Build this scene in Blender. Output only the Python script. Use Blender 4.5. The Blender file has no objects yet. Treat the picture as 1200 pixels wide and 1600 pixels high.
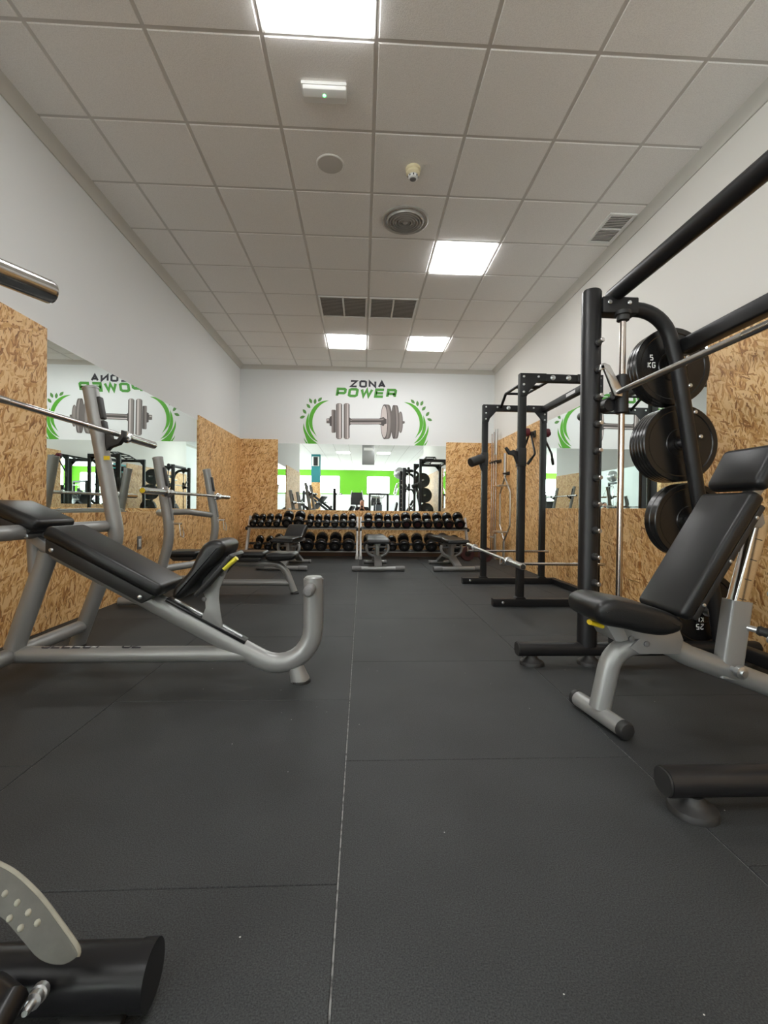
import bpy, bmesh, math, random
from mathutils import Vector, Matrix
random.seed(7)
PI = math.pi
scene = bpy.context.scene
COL = scene.collection

# ------------------------------------------------------------------ camera
FPX, HC = 733.618, 0.85
YAW, PIT, ROL = -0.0471, 0.0081, 0.0112
def rotm():
    cy, sy = math.cos(YAW), math.sin(YAW); cp, sp = math.cos(PIT), math.sin(PIT); cr, sr = math.cos(ROL), math.sin(ROL)
    Ry = Matrix(((cy,0,sy),(0,1,0),(-sy,0,cy))); Rx = Matrix(((1,0,0),(0,cp,-sp),(0,sp,cp))); Rz = Matrix(((cr,-sr,0),(sr,cr,0),(0,0,1)))
    return Rz @ Rx @ Ry
RM = rotm(); RT = RM.transposed()
def at(px, py, X=None, Y=None, Z=None):
    """measured photo point -> place in the room, on a known plane"""
    d = RT @ Vector(((px-600)/FPX, (py-800)/FPX, 1.0))
    d = Vector((d.x, d.z, -d.y)); o = Vector((0,0,HC))
    t = (X/d.x) if X is not None else (Y/d.y) if Y is not None else ((Z-HC)/d.z)
    return o + d*t
cam_d = bpy.data.cameras.new('camera'); cam = bpy.data.objects.new('camera', cam_d); COL.objects.link(cam)
r, u, b = [Vector((RM[i][0], RM[i][2], -RM[i][1])) for i in range(3)]
u = -u; b = -b
M = Matrix((( r.x,u.x,b.x,0),( r.y,u.y,b.y,0),( r.z,u.z,b.z,HC),(0,0,0,1)))
cam.matrix_world = M
cam_d.sensor_fit = 'VERTICAL'; cam_d.sensor_height = 36.0; cam_d.lens = FPX*36/1600
cam_d.clip_start = 0.02; cam_d.clip_end = 200
scene.camera = cam

# ------------------------------------------------------------------ materials
def srgb(r, g, b):
    f = lambda c: (c/255/12.92) if c/255 <= .04045 else ((c/255+.055)/1.055)**2.4
    return (f(r), f(g), f(b), 1)
def new_mat(name):
    m = bpy.data.materials.new(name); m.use_nodes = True
    nt = m.node_tree; return m, nt, nt.nodes['Principled BSDF']
def N(nt, t, **k):
    n = nt.nodes.new(t)
    for a, v in k.items():
        if a.startswith('i_'):
            key = a[2:]; n.inputs[int(key) if key.isdigit() else key].default_value = v
        else: setattr(n, a, v)
    return n
def L(nt, a, b): nt.links.new(a, b)
def simple(name, col, rough=.5, metal=0.0, bump=0, bscale=200, var=0, vscale=3, spec=None, coat=0):
    m, nt, p = new_mat(name)
    p.inputs['Base Color'].default_value = col; p.inputs['Roughness'].default_value = rough; p.inputs['Metallic'].default_value = metal
    if spec is not None: p.inputs['Specular IOR Level'].default_value = spec
    if coat: p.inputs['Coat Weight'].default_value = coat; p.inputs['Coat Roughness'].default_value = .15
    tc = N(nt, 'ShaderNodeTexCoord')
    if bump:
        n = N(nt, 'ShaderNodeTexNoise', i_Scale=bscale, i_Detail=2.0); L(nt, tc.outputs['Object'], n.inputs['Vector'])
        bp = N(nt, 'ShaderNodeBump', i_Strength=bump, i_Distance=.002); L(nt, n.outputs['Fac'], bp.inputs['Height']); L(nt, bp.outputs['Normal'], p.inputs['Normal'])
    if var:
        n2 = N(nt, 'ShaderNodeTexNoise', i_Scale=vscale, i_Detail=4.0); L(nt, tc.outputs['Object'], n2.inputs['Vector'])
        mx = N(nt, 'ShaderNodeMix', data_type='RGBA')
        mx.inputs['A'].default_value = tuple(c*(1-var) for c in col[:3])+(1,); mx.inputs['B'].default_value = tuple(min(1,c*(1+var)) for c in col[:3])+(1,)
        L(nt, n2.outputs['Fac'], mx.inputs['Factor']); L(nt, mx.outputs['Result'], p.inputs['Base Color'])
    return m
def emit(name, col, s):
    m, nt, p = new_mat(name)
    p.inputs['Base Color'].default_value = (.8,.8,.8,1); p.inputs['Emission Color'].default_value = col; p.inputs['Emission Strength'].default_value = s
    return m

def osb_mat():
    m, nt, p = new_mat('osb_board')
    tc = N(nt, 'ShaderNodeTexCoord'); geo = N(nt, 'ShaderNodeNewGeometry')
    sx = N(nt, 'ShaderNodeSeparateXYZ'); L(nt, geo.outputs['Position'], sx.inputs[0])
    ad = N(nt, 'ShaderNodeMath', operation='ADD'); L(nt, sx.outputs[0], ad.inputs[0]); L(nt, sx.outputs[1], ad.inputs[1])
    cb = N(nt, 'ShaderNodeCombineXYZ'); L(nt, ad.outputs[0], cb.inputs[0]); L(nt, sx.outputs[2], cb.inputs[1])
    wn = N(nt, 'ShaderNodeTexNoise', noise_dimensions='2D', i_Scale=20.0, i_Detail=2.0); L(nt, cb.outputs[0], wn.inputs['Vector'])
    ws = N(nt, 'ShaderNodeVectorMath', operation='MULTIPLY_ADD'); L(nt, wn.outputs['Color'], ws.inputs[0]); ws.inputs[1].default_value = (.022,.022,0); L(nt, cb.outputs[0], ws.inputs[2])
    layers = []
    for ang, su, sv, off in ((5, 100, 13, 0), (-22, 92, 14, 3.3), (28, 94, 14, 7.1), (70, 78, 17, 11.7)):
        rt = N(nt, 'ShaderNodeVectorRotate', rotation_type='Z_AXIS', i_Angle=math.radians(ang)); L(nt, ws.outputs[0], rt.inputs['Vector'])
        ml = N(nt, 'ShaderNodeVectorMath', operation='MULTIPLY_ADD'); L(nt, rt.outputs[0], ml.inputs[0]); ml.inputs[1].default_value = (su, sv, 0); ml.inputs[2].default_value = (off, off*1.7, 0)
        v = N(nt, 'ShaderNodeTexVoronoi', voronoi_dimensions='2D', i_Scale=1.0); L(nt, ml.outputs[0], v.inputs['Vector'])
        sp = N(nt, 'ShaderNodeSeparateColor'); L(nt, v.outputs['Color'], sp.inputs[0])
        # shade of a strand: random tone, darker towards its edge
        ed = N(nt, 'ShaderNodeMath', operation='MULTIPLY_ADD', i_1=-.22); L(nt, v.outputs['Distance'], ed.inputs[0]); L(nt, sp.outputs[0], ed.inputs[2])
        layers.append((ed, sp))
    cur = layers[0][0].outputs[0]
    for k, (ed, sp) in enumerate(layers[1:]):
        gt = N(nt, 'ShaderNodeMath', operation='GREATER_THAN', i_1=(.5, .56, .8)[k]); L(nt, sp.outputs[1], gt.inputs[0])
        mx = N(nt, 'ShaderNodeMix', data_type='FLOAT'); L(nt, gt.outputs[0], mx.inputs['Factor']); L(nt, cur, mx.inputs['A']); L(nt, ed.outputs[0], mx.inputs['B'])
        cur = mx.outputs['Result']
    fine = N(nt, 'ShaderNodeTexNoise', noise_dimensions='2D', i_Scale=1.0, i_Detail=3.0)
    fm = N(nt, 'ShaderNodeVectorMath', operation='MULTIPLY'); L(nt, cb.outputs[0], fm.inputs[0]); fm.inputs[1].default_value = (420, 50, 0); L(nt, fm.outputs[0], fine.inputs['Vector'])
    big = N(nt, 'ShaderNodeTexNoise', noise_dimensions='2D', i_Scale=5.0, i_Detail=3.0); L(nt, cb.outputs[0], big.inputs['Vector'])
    a1 = N(nt, 'ShaderNodeMath', operation='MULTIPLY_ADD', i_1=.35); L(nt, fine.outputs['Fac'], a1.inputs[0]); cs = N(nt, 'ShaderNodeMath', operation='MULTIPLY', i_1=.95); L(nt, cur, cs.inputs[0]); L(nt, cs.outputs[0], a1.inputs[2])
    a2 = N(nt, 'ShaderNodeMath', operation='MULTIPLY_ADD', i_1=.45); L(nt, big.outputs['Fac'], a2.inputs[0]); L(nt, a1.outputs[0], a2.inputs[2])
    rp = N(nt, 'ShaderNodeValToRGB'); L(nt, a2.outputs[0], rp.inputs[0])
    e = rp.color_ramp.elements; e[0].position = .20; e[0].color = srgb(122,76,32); e[1].position = .95; e[1].color = srgb(236,198,142)
    for pos, c in ((.38, (166,112,56)), (.56, (200,146,84)), (.74, (216,168,104))):
        x = e.new(pos); x.color = srgb(*c)
    L(nt, rp.outputs[0], p.inputs['Base Color'])
    bp = N(nt, 'ShaderNodeBump', i_Strength=.25, i_Distance=.002); L(nt, cur, bp.inputs['Height']); L(nt, bp.outputs['Normal'], p.inputs['Normal'])
    p.inputs['Roughness'].default_value = .5
    return m

def rubber_floor():
    m, nt, p = new_mat('rubber_mat')
    geo = N(nt, 'ShaderNodeNewGeometry')
    n1 = N(nt, 'ShaderNodeTexNoise', i_Scale=320.0, i_Detail=2.0); L(nt, geo.outputs['Position'], n1.inputs['Vector'])
    n2 = N(nt, 'ShaderNodeTexNoise', i_Scale=2.2, i_Detail=5.0); L(nt, geo.outputs['Position'], n2.inputs['Vector'])
    v = N(nt, 'ShaderNodeTexVoronoi', i_Scale=22.0); L(nt, geo.outputs['Position'], v.inputs['Vector'])
    lt = N(nt, 'ShaderNodeMath', operation='LESS_THAN', i_1=.04); L(nt, v.outputs['Distance'], lt.inputs[0])
    sp = N(nt, 'ShaderNodeSeparateColor'); L(nt, v.outputs['Color'], sp.inputs[0])
    g2 = N(nt, 'ShaderNodeMath', operation='GREATER_THAN', i_1=.88); L(nt, sp.outputs[0], g2.inputs[0])
    sk = N(nt, 'ShaderNodeMath', operation='MULTIPLY'); L(nt, lt.outputs[0], sk.inputs[0]); L(nt, g2.outputs[0], sk.inputs[1])
    r1 = N(nt, 'ShaderNodeValToRGB'); L(nt, n1.outputs['Fac'], r1.inputs[0])
    r1.color_ramp.elements[0].position = .3; r1.color_ramp.elements[0].color = (.0112,.0122,.0126,1); r1.color_ramp.elements[1].position = .72; r1.color_ramp.elements[1].color = (.050,.0545,.056,1)
    r2 = N(nt, 'ShaderNodeValToRGB'); L(nt, n2.outputs['Fac'], r2.inputs[0])
    r2.color_ramp.elements[0].position = .3; r2.color_ramp.elements[0].color = (.8,.8,.8,1); r2.color_ramp.elements[1].position = .7; r2.color_ramp.elements[1].color = (1.2,1.2,1.2,1)
    mu = N(nt, 'ShaderNodeMix', data_type='RGBA', blend_type='MULTIPLY'); mu.inputs['Factor'].default_value = 1; L(nt, r1.outputs[0], mu.inputs['A']); L(nt, r2.outputs[0], mu.inputs['B'])
    mx = N(nt, 'ShaderNodeMix', data_type='RGBA'); L(nt, sk.outputs[0], mx.inputs['Factor']); L(nt, mu.outputs['Result'], mx.inputs['A']); mx.inputs['B'].default_value = (.5,.5,.48,1)
    L(nt, mx.outputs['Result'], p.inputs['Base Color'])
    bp = N(nt, 'ShaderNodeBump', i_Strength=.35, i_Distance=.002); L(nt, n1.outputs['Fac'], bp.inputs['Height']); L(nt, bp.outputs['Normal'], p.inputs['Normal'])
    p.inputs['Roughness'].default_value = .62; p.inputs['Specular IOR Level'].default_value = .35
    return m
def dust_mat():
    m, nt, p = new_mat('seam_dust')
    geo = N(nt, 'ShaderNodeNewGeometry')
    n1 = N(nt, 'ShaderNodeTexNoise', i_Scale=60.0, i_Detail=4.0); L(nt, geo.outputs['Position'], n1.inputs['Vector'])
    rp = N(nt, 'ShaderNodeValToRGB'); L(nt, n1.outputs['Fac'], rp.inputs[0])
    rp.color_ramp.elements[0].position = .30; rp.color_ramp.elements[0].color = (.05,.05,.05,1); rp.color_ramp.elements[1].position = .55; rp.color_ramp.elements[1].color = (.30,.30,.29,1)
    L(nt, rp.outputs[0], p.inputs['Base Color']); p.inputs['Roughness'].default_value = .9
    return m
def tile_mat():
    m, nt, p = new_mat('ceiling_tile')
    geo = N(nt, 'ShaderNodeNewGeometry')
    n1 = N(nt, 'ShaderNodeTexNoise', i_Scale=170.0, i_Detail=3.0); L(nt, geo.outputs['Position'], n1.inputs['Vector'])
    rp = N(nt, 'ShaderNodeValToRGB'); L(nt, n1.outputs['Fac'], rp.inputs[0])
    rp.color_ramp.elements[0].position = .25; rp.color_ramp.elements[0].color = (.84,.825,.80,1); rp.color_ramp.elements[1].position = .6; rp.color_ramp.elements[1].color = (.96,.945,.92,1)
    L(nt, rp.outputs[0], p.inputs['Base Color']); p.inputs['Roughness'].default_value = .9
    bp = N(nt, 'ShaderNodeBump', i_Strength=.4, i_Distance=.003); L(nt, n1.outputs['Fac'], bp.inputs['Height']); L(nt, bp.outputs['Normal'], p.inputs['Normal'])
    return m
MT = dict(
    osb=osb_mat(), floor=rubber_floor(), dust=dust_mat(), tile=tile_mat(),
    tbar=simple('ceiling_grid', (.66,.64,.61,1), .6), coving=simple('coving_paint', (.62,.60,.55,1), .6),
    wall=simple('white_wall_paint', (.765,.78,.78,1), .7, bump=.08, bscale=90), wallw=simple('cream_wall_paint', (.775,.755,.715,1), .7, bump=.08, bscale=90),
    green=simple('lime_wall_paint', srgb(104,180,28), .6), teal=simple('teal_paint', srgb(45,130,135), .6),
    silver=simple('silver_powder_coat', (.31,.315,.31,1), .36, .35, bump=.04, bscale=400), plate=simple('grey_bracket_steel', (.33,.333,.33,1), .40, .4),
    black=simple('black_powder_coat', (.010,.010,.011,1), .42, spec=.4, bump=.12, bscale=500), blackgl=simple('black_gloss_steel', (.008,.008,.009,1), .30, spec=.35),
    vinyl=simple('black_vinyl', (.010,.0105,.011,1), .36, spec=.42, bump=.18, bscale=260), plastic=simple('black_plastic', (.018,.018,.018,1), .5),
    rubber=simple('black_rubber', (.02,.02,.02,1), .55), bumper=simple('bumper_rubber', (.009,.0088,.0088,1), .26),
    chrome=simple('chrome', (.62,.61,.60,1), .16, 1.0), brushed=simple('brushed_steel', (.55,.54,.53,1), .28, 1.0), copper=simple('worn_guide_steel', (.52,.46,.42,1), .22, 1.0),
    zinc=simple('zinc_steel', (.60,.62,.63,1), .3, .9), yellow=simple('yellow_plastic', srgb(235,205,40), .4), yellowp=simple('pale_yellow_grip', srgb(222,214,70), .45),
    white=simple('white_plastic', (.82,.82,.80,1), .4), cream=simple('cream_plastic', srgb(228,216,180), .5), grille=simple('dark_grille', (.05,.05,.05,1), .6), grey=simple('grey_plastic', (.17,.17,.17,1), .5),
    rim=simple('lit_rim_grey', srgb(142,140,126), .6, var=.25, vscale=40), greyl=simple('light_grey_metal', (.5,.49,.47,1), .45, .3), speaker=simple('speaker_mesh', (.62,.60,.57,1), .8, bump=.4, bscale=700),
    letter_black=simple('dark_lettering', srgb(48,48,56), .6), letter_green=simple('green_lettering', srgb(74,150,52), .6), laurel=simple('laurel_green', srgb(84,168,40), .6), leaf=simple('laurel_leaf_green', srgb(86,140,66), .6),
    p1=simple('print_grey_mid', srgb(138,130,126), .6), p2=simple('print_grey_light', srgb(196,186,182), .6), p3=simple('print_grey_dark', srgb(78,72,70), .6), p4=simple('print_grey_deep', srgb(104,97,94), .6),
    marking=simple('white_marking', (.75,.75,.75,1), .5), maroon=simple('maroon_foam', srgb(92,22,36), .6), reddisc=simple('dark_red_disc', srgb(52,16,20), .5), redplate=simple('dark_red_rubber', srgb(62,24,26), .5), base=simple('brown_skirting_shadow', srgb(84,56,34), .5), hallfloor=simple('hall_floor', (.50,.49,.47,1), .5),
    footgrey=simple('grey_footplate', srgb(74,73,66), .6, var=.4, vscale=30, bump=.2, bscale=150), skin=simple('skin', srgb(214,160,136), .5), cloth=simple('dark_cloth', (.02,.02,.025,1), .9), hair=simple('dark_hair', (.015,.012,.01,1), .7),
    panel=emit('light_diffuser', (.985,.985,.98,1), 9.0), window=emit('daylight_pane', (.93,.97,1,1), 6.5), led=emit('green_led', (.05,1,.15,1), 4.0), tealdark=simple('sign_black', (.02,.02,.02,1), .5),
    ball=simple('silver_ball', (.55,.55,.56,1), .25, .6), bluegrey=simple('machine_blue_grey', (.10,.12,.14,1), .5),
)
def mirror_mat():
    m, nt, p = new_mat('mirror_glass')
    p.inputs['Base Color'].default_value = (.85,.905,.885,1); p.inputs['Metallic'].default_value = 1; p.inputs['Roughness'].default_value = 0.0
    return m
MT['mirror'] = mirror_mat()

# ------------------------------------------------------------------ mesh builder
class MB:
    def __init__(s): s.v = []; s.f = []; s.m = []
    def add(s, vs, fs, mi=0):
        n = len(s.v); s.v += [Vector(x) for x in vs]; s.f += [tuple(i+n for i in f) for f in fs]; s.m += [mi]*len(fs); return s
    def bm(s, bm, mat=None, mi=0):
        bm.verts.index_update()
        s.add([(mat @ v.co) if mat else v.co.copy() for v in bm.verts], [[v.index for v in f.verts] for f in bm.faces], mi); bm.free(); return s
    def box(s, c, size, bevel=0, seg=2, rot=None, mi=0):
        bm = bmesh.new(); bmesh.ops.create_cube(bm, size=1.0)
        for v in bm.verts: v.co = Vector((v.co.x*size[0], v.co.y*size[1], v.co.z*size[2]))
        if bevel: bmesh.ops.bevel(bm, geom=bm.edges[:], offset=min(bevel, min(size)*.49), segments=seg, profile=.5, affect='EDGES')
        return s.bm(bm, Matrix.Translation(Vector(c)) @ (rot.to_4x4() if rot else Matrix.Identity(4)), mi)
    def obox(s, p0, p1, w, h, up=(0,0,1), bevel=0, seg=2, mi=0):
        """bar from p0 to p1: width w sideways, height h along up"""
        p0, p1 = Vector(p0), Vector(p1); x = (p1-p0); ln = x.length; x.normalize(); y = Vector(up).cross(x).normalized(); z = x.cross(y)
        return s.box((p0+p1)/2, (ln, w, h), bevel, seg, Matrix((x, y, z)).transposed(), mi)
    def sweep(s, path, prof, up=None, closed=False, caps=True, mi=0):
        P = [Vector(p) for p in path]; n = len(P); T = []
        for i in range(n):
            if closed: t = (P[(i+1)%n]-P[i-1])
            else: t = (P[min(i+1,n-1)]-P[max(i-1,0)])
            T.append(t.normalized())
        ref = Vector(up) if up is not None else (Vector((0,0,1)) if abs(T[0].z) < .9 else Vector((0,1,0)))
        vs = []; k = len(prof); a = None
        for i in range(n):
            t = T[i]
            if up is not None or a is None: a = ref.cross(t); a = a.normalized() if a.length > 1e-6 else Vector((1,0,0))
            else: a = (a - t*a.dot(t)).normalized()
            bb = t.cross(a)
            # widen at corners so the section stays true
            if 0 < i < n-1: d = (P[i]-P[i-1]).normalized(); sc = 1/max(.3, d.dot(t))
            else: sc = 1; d = t
            for (x, y) in prof: vs.append(P[i] + a*x + bb*y)
        fs = []
        for i in range(n if closed else n-1):
            j = (i+1) % n
            for q in range(k): fs.append((i*k+q, i*k+(q+1)%k, j*k+(q+1)%k, j*k+q))
        if caps and not closed: fs.append(tuple(range(k))[::-1]); fs.append(tuple((n-1)*k+q for q in range(k)))
        return s.add(vs, fs, mi)
    def tube(s, path, r, seg=14, up=None, fil=0, ry=None, closed=False, mi=0, caps=True):
        pts = fillet(path, fil) if fil else path; ry = ry or r
        return s.sweep(pts, [(r*math.cos(2*PI*i/seg), ry*math.sin(2*PI*i/seg)) for i in range(seg)], up, closed, caps, mi)
    def rtube(s, path, w, h, up=None, fil=0, rad=.006, mi=0, seg=3):
        """rectangular tube: w sideways, h along up"""
        pts = fillet(path, fil) if fil else path
        return s.sweep(pts, rrect(w, h, rad, seg), up, False, True, mi)
    def lathe(s, p0, axis, prof, seg=24, mi=0):
        """prof: list of (radius, distance along axis)"""
        ax = Vector(axis).normalized(); a = ax.orthogonal().normalized(); bb = ax.cross(a); p0 = Vector(p0); vs = []; fs = []
        for (r, t) in prof:
            for i in range(seg): th = 2*PI*i/seg; vs.append(p0+ax*t+(a*math.cos(th)+bb*math.sin(th))*max(r, 1e-5))
        for j in range(len(prof)-1):
            for i in range(seg): fs.append((j*seg+i, j*seg+(i+1)%seg, (j+1)*seg+(i+1)%seg, (j+1)*seg+i))
        fs.append(tuple(range(seg))[::-1]); fs.append(tuple((len(prof)-1)*seg+i for i in range(seg)))
        return s.add(vs, fs, mi)
    def cyl(s, p0, p1, r, seg=20, bev=0, mi=0, r1=None):
        p0, p1 = Vector(p0), Vector(p1); l = (p1-p0).length; r1 = r if r1 is None else r1
        pr = [(r-bev,0),(r,bev),(r1,l-bev),(r1-bev,l)] if bev else [(r,0),(r1,l)]
        return s.lathe(p0, p1-p0, pr, seg, mi)
    def prism(s, pts, ext, bevel=0, seg=2, mi=0):
        bm = bmesh.new(); vs = [bm.verts.new(Vector(p)) for p in pts]; f = bm.faces.new(vs)
        f.normal_update(); r_ = bmesh.ops.extrude_face_region(bm, geom=[f])
        for g in r_['geom']:
            if isinstance(g, bmesh.types.BMVert): g.co += Vector(ext)
        bmesh.ops.recalc_face_normals(bm, faces=bm.faces[:])
        if bevel: bmesh.ops.bevel(bm, geom=bm.edges[:], offset=bevel, segments=seg, profile=.5, affect='EDGES', clamp_overlap=True)
        return s.bm(bm, None, mi)
    def cushion(s, pts, w, r, axis=(0,1,0), n=4):
        """upholstered shape: smooth side outline, width w along axis, edges rounded by r"""
        ax = Vector(axis); P = smooth_pts(pts, n, True); m = len(P); c = sum(P, Vector())/m
        nr = []
        for i in range(m):
            t = (P[(i+1)%m]-P[i-1]).normalized(); nr.append(ax.cross(t))
        if sum((P[i]-c).dot(nr[i]) for i in range(m)) < 0: nr = [-v for v in nr]
        lim = []
        for i in range(m):   # half the local thickness, so the rounding never crosses itself
            best = 9.0; d = -nr[i]; e2 = d.cross(ax)
            for j in range(m):
                if j in (i, (i-1) % m): continue
                a, b = P[j]-P[i], P[(j+1)%m]-P[i]; sa, sb = a.dot(e2), b.dot(e2)
                if sa*sb <= 0 and abs(sa-sb) > 1e-9:
                    q = a+(b-a)*(sa/(sa-sb)); h = q.dot(d)
                    if h > 1e-4: best = min(best, h)
            lim.append(min(1.0, best*.38/r))
        lim = [min(lim[i-2], lim[i-1], lim[i], lim[(i+1)%m], lim[(i+2)%m]) for i in range(m)]; lim = [(lim[i-1]+lim[i]+lim[(i+1)%m])/3 for i in range(m)]
        vs = []; rings = 0; A = 6
        seq = [(-w/2+r-r*math.sin(a), r-r*math.cos(a)) for a in [PI/2*(1-k/A) for k in range(A+1)]]; seq += [(-y, i_) for y, i_ in reversed(seq)]
        for y, ins in seq: vs += [P[i]-nr[i]*ins*lim[i]+ax*y for i in range(m)]; rings += 1
        fs = [(j*m+i, j*m+(i+1)%m, (j+1)*m+(i+1)%m, (j+1)*m+i) for j in range(rings-1) for i in range(m)]
        fs += [tuple(range(m))[::-1], tuple((rings-1)*m+i for i in range(m))]
        return s.add(vs, fs)
    def build(s, name, mat, parent=None, loc=None, smooth=35):
        me = bpy.data.meshes.new(name); inv = Matrix.Identity(4)
        o = bpy.data.objects.new(name, me)
        if parent is not None:
            o.parent = parent; inv = wmat(parent).inverted()
        if loc is not None:
            o.location = Vector(loc) if parent is None else inv @ Vector(loc)
            inv = Matrix.Translation(-(Vector(o.location))) @ inv
        me.from_pydata([inv @ v for v in s.v], [], s.f)
        bm = bmesh.new(); bm.from_mesh(me); bmesh.ops.recalc_face_normals(bm, faces=bm.faces[:]); bm.to_mesh(me); bm.free()
        for m in (mat if isinstance(mat, (list, tuple)) else [mat]): me.materials.append(MT[m])
        for p, i in zip(me.polygons, s.m): p.material_index = i
        if smooth:
            me.shade_smooth(); me.set_sharp_from_angle(angle=math.radians(smooth))
        COL.objects.link(o); return o
def wmat(o):
    m = Matrix.Translation(o.location) @ o.rotation_euler.to_matrix().to_4x4()
    return wmat(o.parent) @ m if o.parent else m
def rrect(w, h, rad, seg=3):
    o = []; rad = min(rad, w*.499, h*.499)
    for cx, cy, a0 in ((w/2-rad, h/2-rad, 0), (-w/2+rad, h/2-rad, 90), (-w/2+rad, -h/2+rad, 180), (w/2-rad, -h/2+rad, 270)):
        for i in range(seg+1): t = math.radians(a0+90*i/seg); o.append((cx+rad*math.cos(t), cy+rad*math.sin(t)))
    return o
def fillet(pts, r, n=8):
    P = [Vector(p) for p in pts]; out = [P[0]]
    for i in range(1, len(P)-1):
        a, c, b = P[i-1], P[i], P[i+1]; u, v = (a-c), (b-c); lu, lv = u.length, v.length; u.normalize(); v.normalize()
        ang = u.angle(v)
        if ang > PI-.02: out.append(c); continue
        rr = r[i-1] if isinstance(r, (list, tuple)) else r
        d = min(rr/math.tan(ang/2), lu*.49 if i > 1 else lu*.95, lv*.49 if i < len(P)-2 else lv*.95); rr = d*math.tan(ang/2)
        bis = (u+v).normalized(); cen = c+bis*(rr/math.sin(ang/2)); s0 = c+u*d-cen; s1 = c+v*d-cen
        tot = s0.angle(s1); ax = s0.cross(s1).normalized()
        for k in range(n+1): out.append(cen + Matrix.Rotation(tot*k/n, 3, ax) @ s0)
    out.append(P[-1]); return out
def smooth_pts(pts, n=6, closed=False):
    P = [Vector(p) for p in pts]; out = []; m = len(P)
    for i in range(m if closed else m-1):
        g = lambda k: P[k % m] if closed else P[max(0, min(m-1, k))]
        p0, p1, p2, p3 = g(i-1), g(i), g(i+1), g(i+2)
        for k in range(n):
            t = k/n; out.append(.5*((2*p1)+(p2-p0)*t+(2*p0-5*p1+4*p2-p3)*t*t+(3*p1-p0-3*p2+p3)*t**3))
    if not closed: out.append(P[-1])
    return out
def tag(o, label, cat, group=None, kind=None):
    o['label'] = label; o['category'] = cat
    if group: o['group'] = group
    if kind: o['kind'] = kind
    return o
def thing(name, label, cat, loc=(0,0,0), rz=0, group=None):
    o = bpy.data.objects.new(name, None); COL.objects.link(o); o.location = Vector(loc); o.rotation_euler = (0,0,rz); o.empty_display_size = .1
    return tag(o, label, cat, group)
def struct(name, mb, mat, smooth=35):
    o = mb.build(name, mat, smooth=smooth); o['kind'] = 'structure'; return o
def copy_tree(o, parent=None):
    c = o.copy(); COL.objects.link(c)
    if parent is not None: c.parent = parent
    for ch in list(o.children): copy_tree(ch, c)
    return c

# ------------------------------------------------------------------ lettering from strokes
def rr(): return [(.2,0),(.8,0),(1,.14),(1,.86),(.8,1),(.2,1),(0,.86),(0,.14),(.2,0)]
GL = {'Z':[[(0,1),(1,1),(0,0),(1,0)]], 'O':[rr()], '0':[rr()], 'N':[[(0,0),(0,1),(1,0),(1,1)]], 'A':[[(0,0),(.5,1),(1,0)],[(.2,.3),(.8,.3)]],
 'P':[[(0,0),(0,1),(.86,1),(1,.88),(1,.52),(.86,.4),(0,.4)]], 'W':[[(0,1),(.25,0),(.5,.95),(.75,0),(1,1)]], 'E':[[(1,1),(0,1),(0,0),(1,0)],[(0,.5),(.95,.5)]],
 'R':[[(0,0),(0,1),(.86,1),(1,.88),(1,.56),(.86,.44),(0,.44)],[(.72,.44),(.98,.28),(.98,0)]], 'K':[[(0,0),(0,1)],[(1,1),(.08,.5),(1,0)]],
 'G':[[(1,.86),(.82,1),(.18,1),(0,.86),(0,.14),(.18,0),(.82,0),(1,.14),(1,.48),(.55,.48)]], '5':[[(.95,1),(0,1),(0,.55),(.8,.55),(1,.42),(1,.14),(.82,0),(0,0)]],
 '2':[[(0,.84),(.18,1),(.82,1),(1,.86),(1,.62),(0,.14),(0,0),(1,0)]], 'S':[[(1,.86),(.82,1),(.18,1),(0,.86),(0,.64),(.18,.52),(.82,.48),(1,.36),(1,.14),(.82,0),(.18,0),(0,.14)]],
 'L':[[(0,1),(0,0),(1,0)]], 'C':[[(1,.8),(.82,1),(.18,1),(0,.86),(0,.14),(.18,0),(.82,0),(1,.2)]], 'T':[[(0,1),(1,1)],[(.5,1),(.5,0)]]}
def stroke(mb, pts, w, f, mi=0):
    P = [Vector((x, y)) for x, y in pts]; n = len(P); closed = (P[0]-P[-1]).length < 1e-6
    if closed: P = P[:-1]; n -= 1
    Lf, Rt = [], []
    for i in range(n):
        a = P[i-1] if (closed or i > 0) else None; b = P[(i+1) % n] if (closed or i < n-1) else None
        d0 = (P[i]-a).normalized() if a is not None else None; d1 = (b-P[i]).normalized() if b is not None else None
        if d0 is None: d0 = d1
        if d1 is None: d1 = d0
        n0 = Vector((-d0.y, d0.x)); n1 = Vector((-d1.y, d1.x)); m = (n0+n1)
        m = m.normalized() if m.length > 1e-4 else n0
        k = min(1/max(.25, m.dot(n0)), 2.2)
        c = P[i]
        if not closed and i in (0, n-1): pass
        Lf.append(c+m*w/2*k); Rt.append(c-m*w/2*k)
    for i in range(n if closed else n-1):
        j = (i+1) % n
        mb.add([f(Lf[i]), f(Rt[i]), f(Rt[j]), f(Lf[j])], [(0,1,2,3)], mi)
def text(mb, s, o, right, up, h, w, gap, th, slant=0, mi=0, widths=None):
    """flat lettering starting at o; h cap height, w letter width, th stroke"""
    o, right, up = Vector(o), Vector(right), Vector(up); x = 0
    for ch in s:
        ww = (widths or {}).get(ch, w)
        if ch in GL:
            for st in GL[ch]:
                pts = [(x+th/2+px*(ww-th), th/2+py*(h-th)) for px, py in st]
                stroke(mb, pts, th, lambda q: o+right*(q.x+q.y*slant)+up*q.y, mi)
        x += ww+gap
    return x-gap
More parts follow.
